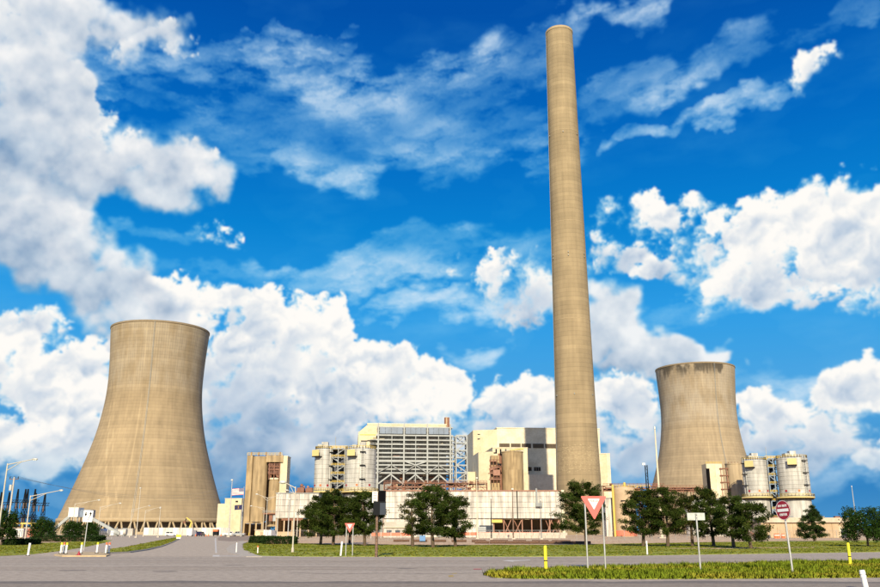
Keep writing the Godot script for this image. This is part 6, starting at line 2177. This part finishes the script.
	for k in 7:
		delineator(dpos[k], 0.98, 0.095, 0.03, M.orange if k in [1, 5, 6] else M.bright_yellow, dl[k], "delineator posts on the island")
	delineator(Vector3(-20.7, 0, -89.47), 1.0, 0.06, 0.0, M.white, "thin white post beside the concrete path at the entrance", "white roadside posts")
	delineator(Vector3(-8.77, 0, -77.81), 1.25, 0.09, 0.07, M.white, "leaning white post left of the small yield sign", "white roadside posts")
	delineator(Vector3(19.19, 0, -81.56), 1.25, 0.075, 0.0, M.white, "short white post at the lawn edge below the pine row", "white roadside posts")
	delineator(Vector3(-36.94, 0, -79.02), 1.1, 0.10, 0.05, M.white, "white post with a tag on the left lawn edge", "white roadside posts")
	delineator(Vector3(-17.89, 0, -86.42), 0.75, 0.06, 0.0, M.orange, "short orange post on the right lawn near the path", "")
	delineator(Vector3(16.65, 0, -34.79), 0.69, 0.11, -0.11, M.white, "big white leaning post nearest the camera, bottom right", "white roadside posts")
	for k in 2:
		var bp: Vector3 = [Vector3(5.95, 0, -49.74), Vector3(26.74, 0, -57.58)][k]
		var b := thing("yellow_bollard", ["bright yellow post in the median left of the large yield sign", "bright yellow post in the median at the right"][k], "bollard", bp + Vector3.UP * 0.06, 0.0, "yellow bollards")
		var bh: float = [1.33, 1.38][k]
		put(b, "tube", lathe([[0.095, 0.0], [0.095, bh - 0.08], [0.07, bh - 0.02], [0.01, bh]], 16, 0, TAU, false), M.bright_yellow)
		put(b, "dark_band", lathe([[0.097, 0.48], [0.1, 0.49], [0.1, 0.53], [0.097, 0.54]], 16, 0, TAU, false), M.charcoal)
		put(b, "collar", lathe([[0.15, 0.0], [0.13, 0.08], [0.095, 0.1]], 16, 0, TAU, false), M.bright_yellow)
	# signal boxes on a wooden pole, seen from behind
	var p := thing("signal_pole", "wooden pole carrying black signal boxes and a white panel at the lawn edge", "signal", Vector3(-5.5, 0, -76.06))
	var pz := 76.06
	var ph := 5.12
	rod(p, "pole", Vector3.ZERO, Vector3.UP * (ph + 0.1), 0.13, M.wood_pole, 0.11, 12)
	box(p, "upper_housing", Vector3(0.42, ph - 0.05, 0.12), Vector3(0.62, 1.0, 0.5), M.black)
	box(p, "lower_housing", Vector3(0.22, ph - 1.05, 0.12), Vector3(1.05, 1.15, 0.55), M.charcoal)
	box(p, "grey_back", Vector3(0.52, ph - 1.1, 0.42), Vector3(0.5, 1.0, 0.05), M.slate)
	var wp := box(p, "white_panel", Vector3(-0.2, ph - 0.1, 0.2), Vector3(0.46, 0.95, 0.06), M.sign_white)
	for k in 4:
		box(wp, "print_line", Vector3(0, 0.33 - 0.22 * k, 0.036), Vector3(0.34, 0.09, 0.01), M.steel)
	# red cone stub on the island
	var c := thing("traffic_cone", "tiny red cone lying on the sand-coloured island", "cone", Vector3(-31.65, 0, -77.22) + Vector3.UP * 0.12)
	put(c, "cone", lathe([[0.16, 0.02], [0.03, 0.34], [0.01, 0.35]], 12, 0, TAU, false), M.red)
	box(c, "foot", Vector3(0, 0.02, 0), Vector3(0.4, 0.04, 0.4), M.red)


# ---------------------------------------------------------------- vehicles
# a car or van from a side outline swept across, with wheels, windows and lamps; drives along local x
func vehicle(called: String, label: String, at: Vector3, turn: float, side: Array, glass: Array, w: float, m: Material, wheels: Array) -> void:
	var t := thing(called, label, "vehicle", at, turn, "vehicles at the gate")
	var pl := PackedVector2Array(side)
	put(t, "body", plate(pl, w), m)
	for g in glass:
		put(t, "side_window", plate(PackedVector2Array(g), w + 0.03), M.glass)
	for x in wheels:
		for z: float in [-w / 2 + 0.1, w / 2 - 0.1]:
			var wh := rod(t, "wheel", Vector3(x, 0.36, z - 0.12), Vector3(x, 0.36, z + 0.12), 0.36, M.tyre, -1, 16)
			rod(wh, "rim", Vector3(0, -0.13, 0), Vector3(0, 0.13, 0), 0.2, M.car_silver, -1, 12)
	var hi := -1e9
	var lo := 1e9
	for p in pl:
		hi = maxf(hi, p.x)
		lo = minf(lo, p.x)
	for z: float in [-w * 0.36, w * 0.36]:
		box(t, "headlight", Vector3(hi - 0.03, 0.85, z), Vector3(0.1, 0.18, 0.34), M.lens)
		box(t, "tail_light", Vector3(lo + 0.03, 0.95, z), Vector3(0.1, 0.3, 0.16), M.red)


func build_vehicles() -> void:
	var suv := [Vector2(-2.2, 0.35), Vector2(2.2, 0.35), Vector2(2.25, 0.95), Vector2(1.2, 1.12), Vector2(0.6, 1.75), Vector2(-1.9, 1.8), Vector2(-2.2, 1.1)]
	var suv_g := [[Vector2(1.0, 1.14), Vector2(0.52, 1.64), Vector2(-0.3, 1.68), Vector2(-0.3, 1.14)], [Vector2(-0.45, 1.14), Vector2(-0.45, 1.68), Vector2(-1.75, 1.7), Vector2(-1.9, 1.14)]]
	var pick := [Vector2(-2.7, 0.45), Vector2(2.7, 0.45), Vector2(2.75, 1.05), Vector2(1.6, 1.2), Vector2(0.95, 1.85), Vector2(-0.6, 1.88), Vector2(-0.7, 1.2), Vector2(-2.75, 1.2)]
	var pick_g := [[Vector2(1.4, 1.22), Vector2(0.86, 1.76), Vector2(0.2, 1.78), Vector2(0.2, 1.22)], [Vector2(0.05, 1.22), Vector2(0.05, 1.78), Vector2(-0.5, 1.78), Vector2(-0.55, 1.22)]]
	var van := [Vector2(-2.8, 0.4), Vector2(2.8, 0.4), Vector2(2.85, 1.1), Vector2(2.2, 1.4), Vector2(1.7, 2.3), Vector2(-2.8, 2.35)]
	var van_g := [[Vector2(2.0, 1.42), Vector2(1.6, 2.1), Vector2(0.9, 2.12), Vector2(0.9, 1.42)]]
	vehicle("parked_car", "dark navy car seen from behind at the gate", Vector3(-94.34, 0, -345.3), 86.0, suv, suv_g, 2.1, M.car_navy, [-1.4, 1.4])
	vehicle("pickup_truck", "white pickup parked side-on before the cream gate building", Vector3(-87.47, 0, -364.1), 4.0, pick, pick_g, 2.0, M.car_white, [-1.7, 1.7])
	vehicle("pickup_truck", "silver pickup parked at the right foot of the gate building", Vector3(-82.24, 0, -357.61), 176.0, pick, pick_g, 2.0, M.car_silver, [-1.7, 1.7])
	vehicle("white_van", "white van behind the hedge, right of the beige cabinet", Vector3(-46.7, 0, -241.48), 82.0, van, van_g, 2.1, M.car_white, [-1.8, 1.8])
	vehicle("white_truck", "white service van left of the dark car at the gate", Vector3(-99.36, 0, -351.35), 80.0, van, van_g, 2.2, M.car_white, [-1.8, 1.8])
	vehicle("parked_car", "white car parked low before the gate wall", Vector3(-107.86, 0, -351.35), 5.0, suv, suv_g, 1.9, M.car_white, [-1.4, 1.4])
	# orange and black container right of the dark car
	var c := thing("orange_trailer", "orange-topped dark trailer right of the dark car", "trailer", Vector3(-91.5, 0, -357.61))
	box(c, "dark_body", Vector3(0, 1.1, 0), Vector3(1.9, 1.5, 3.0), M.charcoal)
	box(c, "orange_top", Vector3(0, 2.25, 0), Vector3(1.95, 0.8, 3.05), M.orange)
	for s: float in [-0.8, 0.8]:
		rod(c, "wheel", Vector3(s - 0.1, 0.34, 0.4), Vector3(s + 0.1, 0.34, 0.4), 0.34, M.tyre, -1, 14)
	for k in 4:
		var o := thing("traffic_cone", "orange cone at the gate, %s from the left" % ["first", "second", "third", "fourth"][k], "cone", [Vector3(-94.67, 0, -339.46), Vector3(-92.29, 0, -345.3), Vector3(-91.26, 0, -345.3), Vector3(-87.81, 0, -351.35)][k], 0.0, "cones at the gate")
		put(o, "cone", lathe([[0.3, 0.04], [0.06, 0.95], [0.01, 0.96]], 12, 0, TAU, false), M.orange)
		box(o, "foot", Vector3(0, 0.03, 0), Vector3(0.7, 0.06, 0.7), M.charcoal)
	# white ribbed vessels and clutter at the near tower's foot
	for k in 4:
		var b := thing("white_tank", "white horizontal tank at the near cooling tower's foot, %s from the left" % ["first", "second", "third", "fourth"][k], "tank", Vector3([-144.47, -134.87, -133.26, -127.77][k], 0, -342 - k * 3), [0.0, 12.0, -8.0, 0.0][k], "white tanks at the tower's foot")
		rod(b, "vessel", Vector3(-2.1, 1.7, 0), Vector3(2.1, 1.7, 0), 1.15, M.white_panel if k % 2 else M.white, -1, 20)
		for s: float in [-1.4, 1.4]:
			box(b, "saddle", Vector3(s, 0.4, 0), Vector3(0.3, 0.9, 1.6), M.steel)
		rod(b, "manhole", Vector3(0, 2.7, 0), Vector3(0, 3.1, 0), 0.35, M.steel, -1, 10)


# ---------------------------------------------------------------- grass blades over the lawns
func build_grass() -> void:
	var r := RandomNumberGenerator.new()
	r.seed = 8080
	var tufts := []
	for k in 2:
		var l := Leaves.new()
		for i in 16:
			var a := r.randf_range(0, TAU)
			var p := Vector3(r.randf_range(-0.14, 0.14), 0, r.randf_range(-0.14, 0.14))
			var tip := p + Vector3(cos(a) * 0.35, 1.0, sin(a) * 0.35) * r.randf_range(0.5, 1.0) * Vector3(0.3, 1, 0.3)
			var side := Vector3(sin(a), 0, -cos(a)) * 0.02
			var g := r.randf_range(0.75, 1.3)
			l.v.append_array([p + side, p - side, tip])
			for q in 3:
				l.n.append(Vector3(cos(a), 0.35, sin(a)).normalized())
				l.c.append(Color(g, g, g))
		tufts.append(l.mesh())
	var labels := ["short sunlit grass on the right lawn", "short sunlit grass on the left lawn", "short grass on the kerbed splitter", "taller rough grass on the median"]
	for k in lawns.size():
		var outline := offset_outline(lawns[k][0], 0.14)
		var box2 := Rect2(outline[0], Vector2.ZERO)
		for p in outline:
			box2 = box2.expand(p)
		# only the stretch of verge near the camera needs blades
		box2 = box2.intersection(Rect2(-95, -170, 190, 150)) if k != 2 else box2
		var count := int(minf(box2.get_area() * lawns[k][2], 60000))
		var n := noise(90 + k, 0.12, 3)
		var xf := []
		var cols := []
		for i in count:
			var p := Vector2(r.randf_range(box2.position.x, box2.end.x), r.randf_range(box2.position.y, box2.end.y))
			if not Geometry2D.is_point_in_polygon(p, outline):
				continue
			var dry := clampf(0.5 + n.get_noise_2d(p.x, p.y * 1.6) * 1.4 + r.randf_range(-0.3, 0.3) - (0.28 if k == 3 else 0.14), 0.0, 1.0)
			var h: float = lawns[k][3] * r.randf_range(0.45, 1.3) * (1.35 - 0.7 * dry) * (1.0 + 0.6 * n.get_noise_2d(p.x * 4.0, p.y * 4.0 + 50.0))
			var b := Basis(Vector3.UP, r.randf_range(0, TAU)).scaled(Vector3(1.0 + h, h, 1.0 + h))
			xf.append(Transform3D(b, Vector3(p.x, lawns[k][1] - 0.01, p.y)))
			cols.append(Color(0.20, 0.27, 0.022).lerp(Color(0.52, 0.46, 0.06), dry))
		var mm := MultiMesh.new()
		mm.transform_format = MultiMesh.TRANSFORM_3D
		mm.use_colors = true
		mm.mesh = tufts[k % 2]
		mm.instance_count = xf.size()
		for i in xf.size():
			mm.set_instance_transform(i, xf[i])
			mm.set_instance_color(i, cols[i])
		var o := MultiMeshInstance3D.new()
		o.name = numbered("grass")
		o.multimesh = mm
		o.material_override = M.blade
		add_child(o)
		tag(o, labels[k], "grass")
		o.set_meta("kind", "stuff")
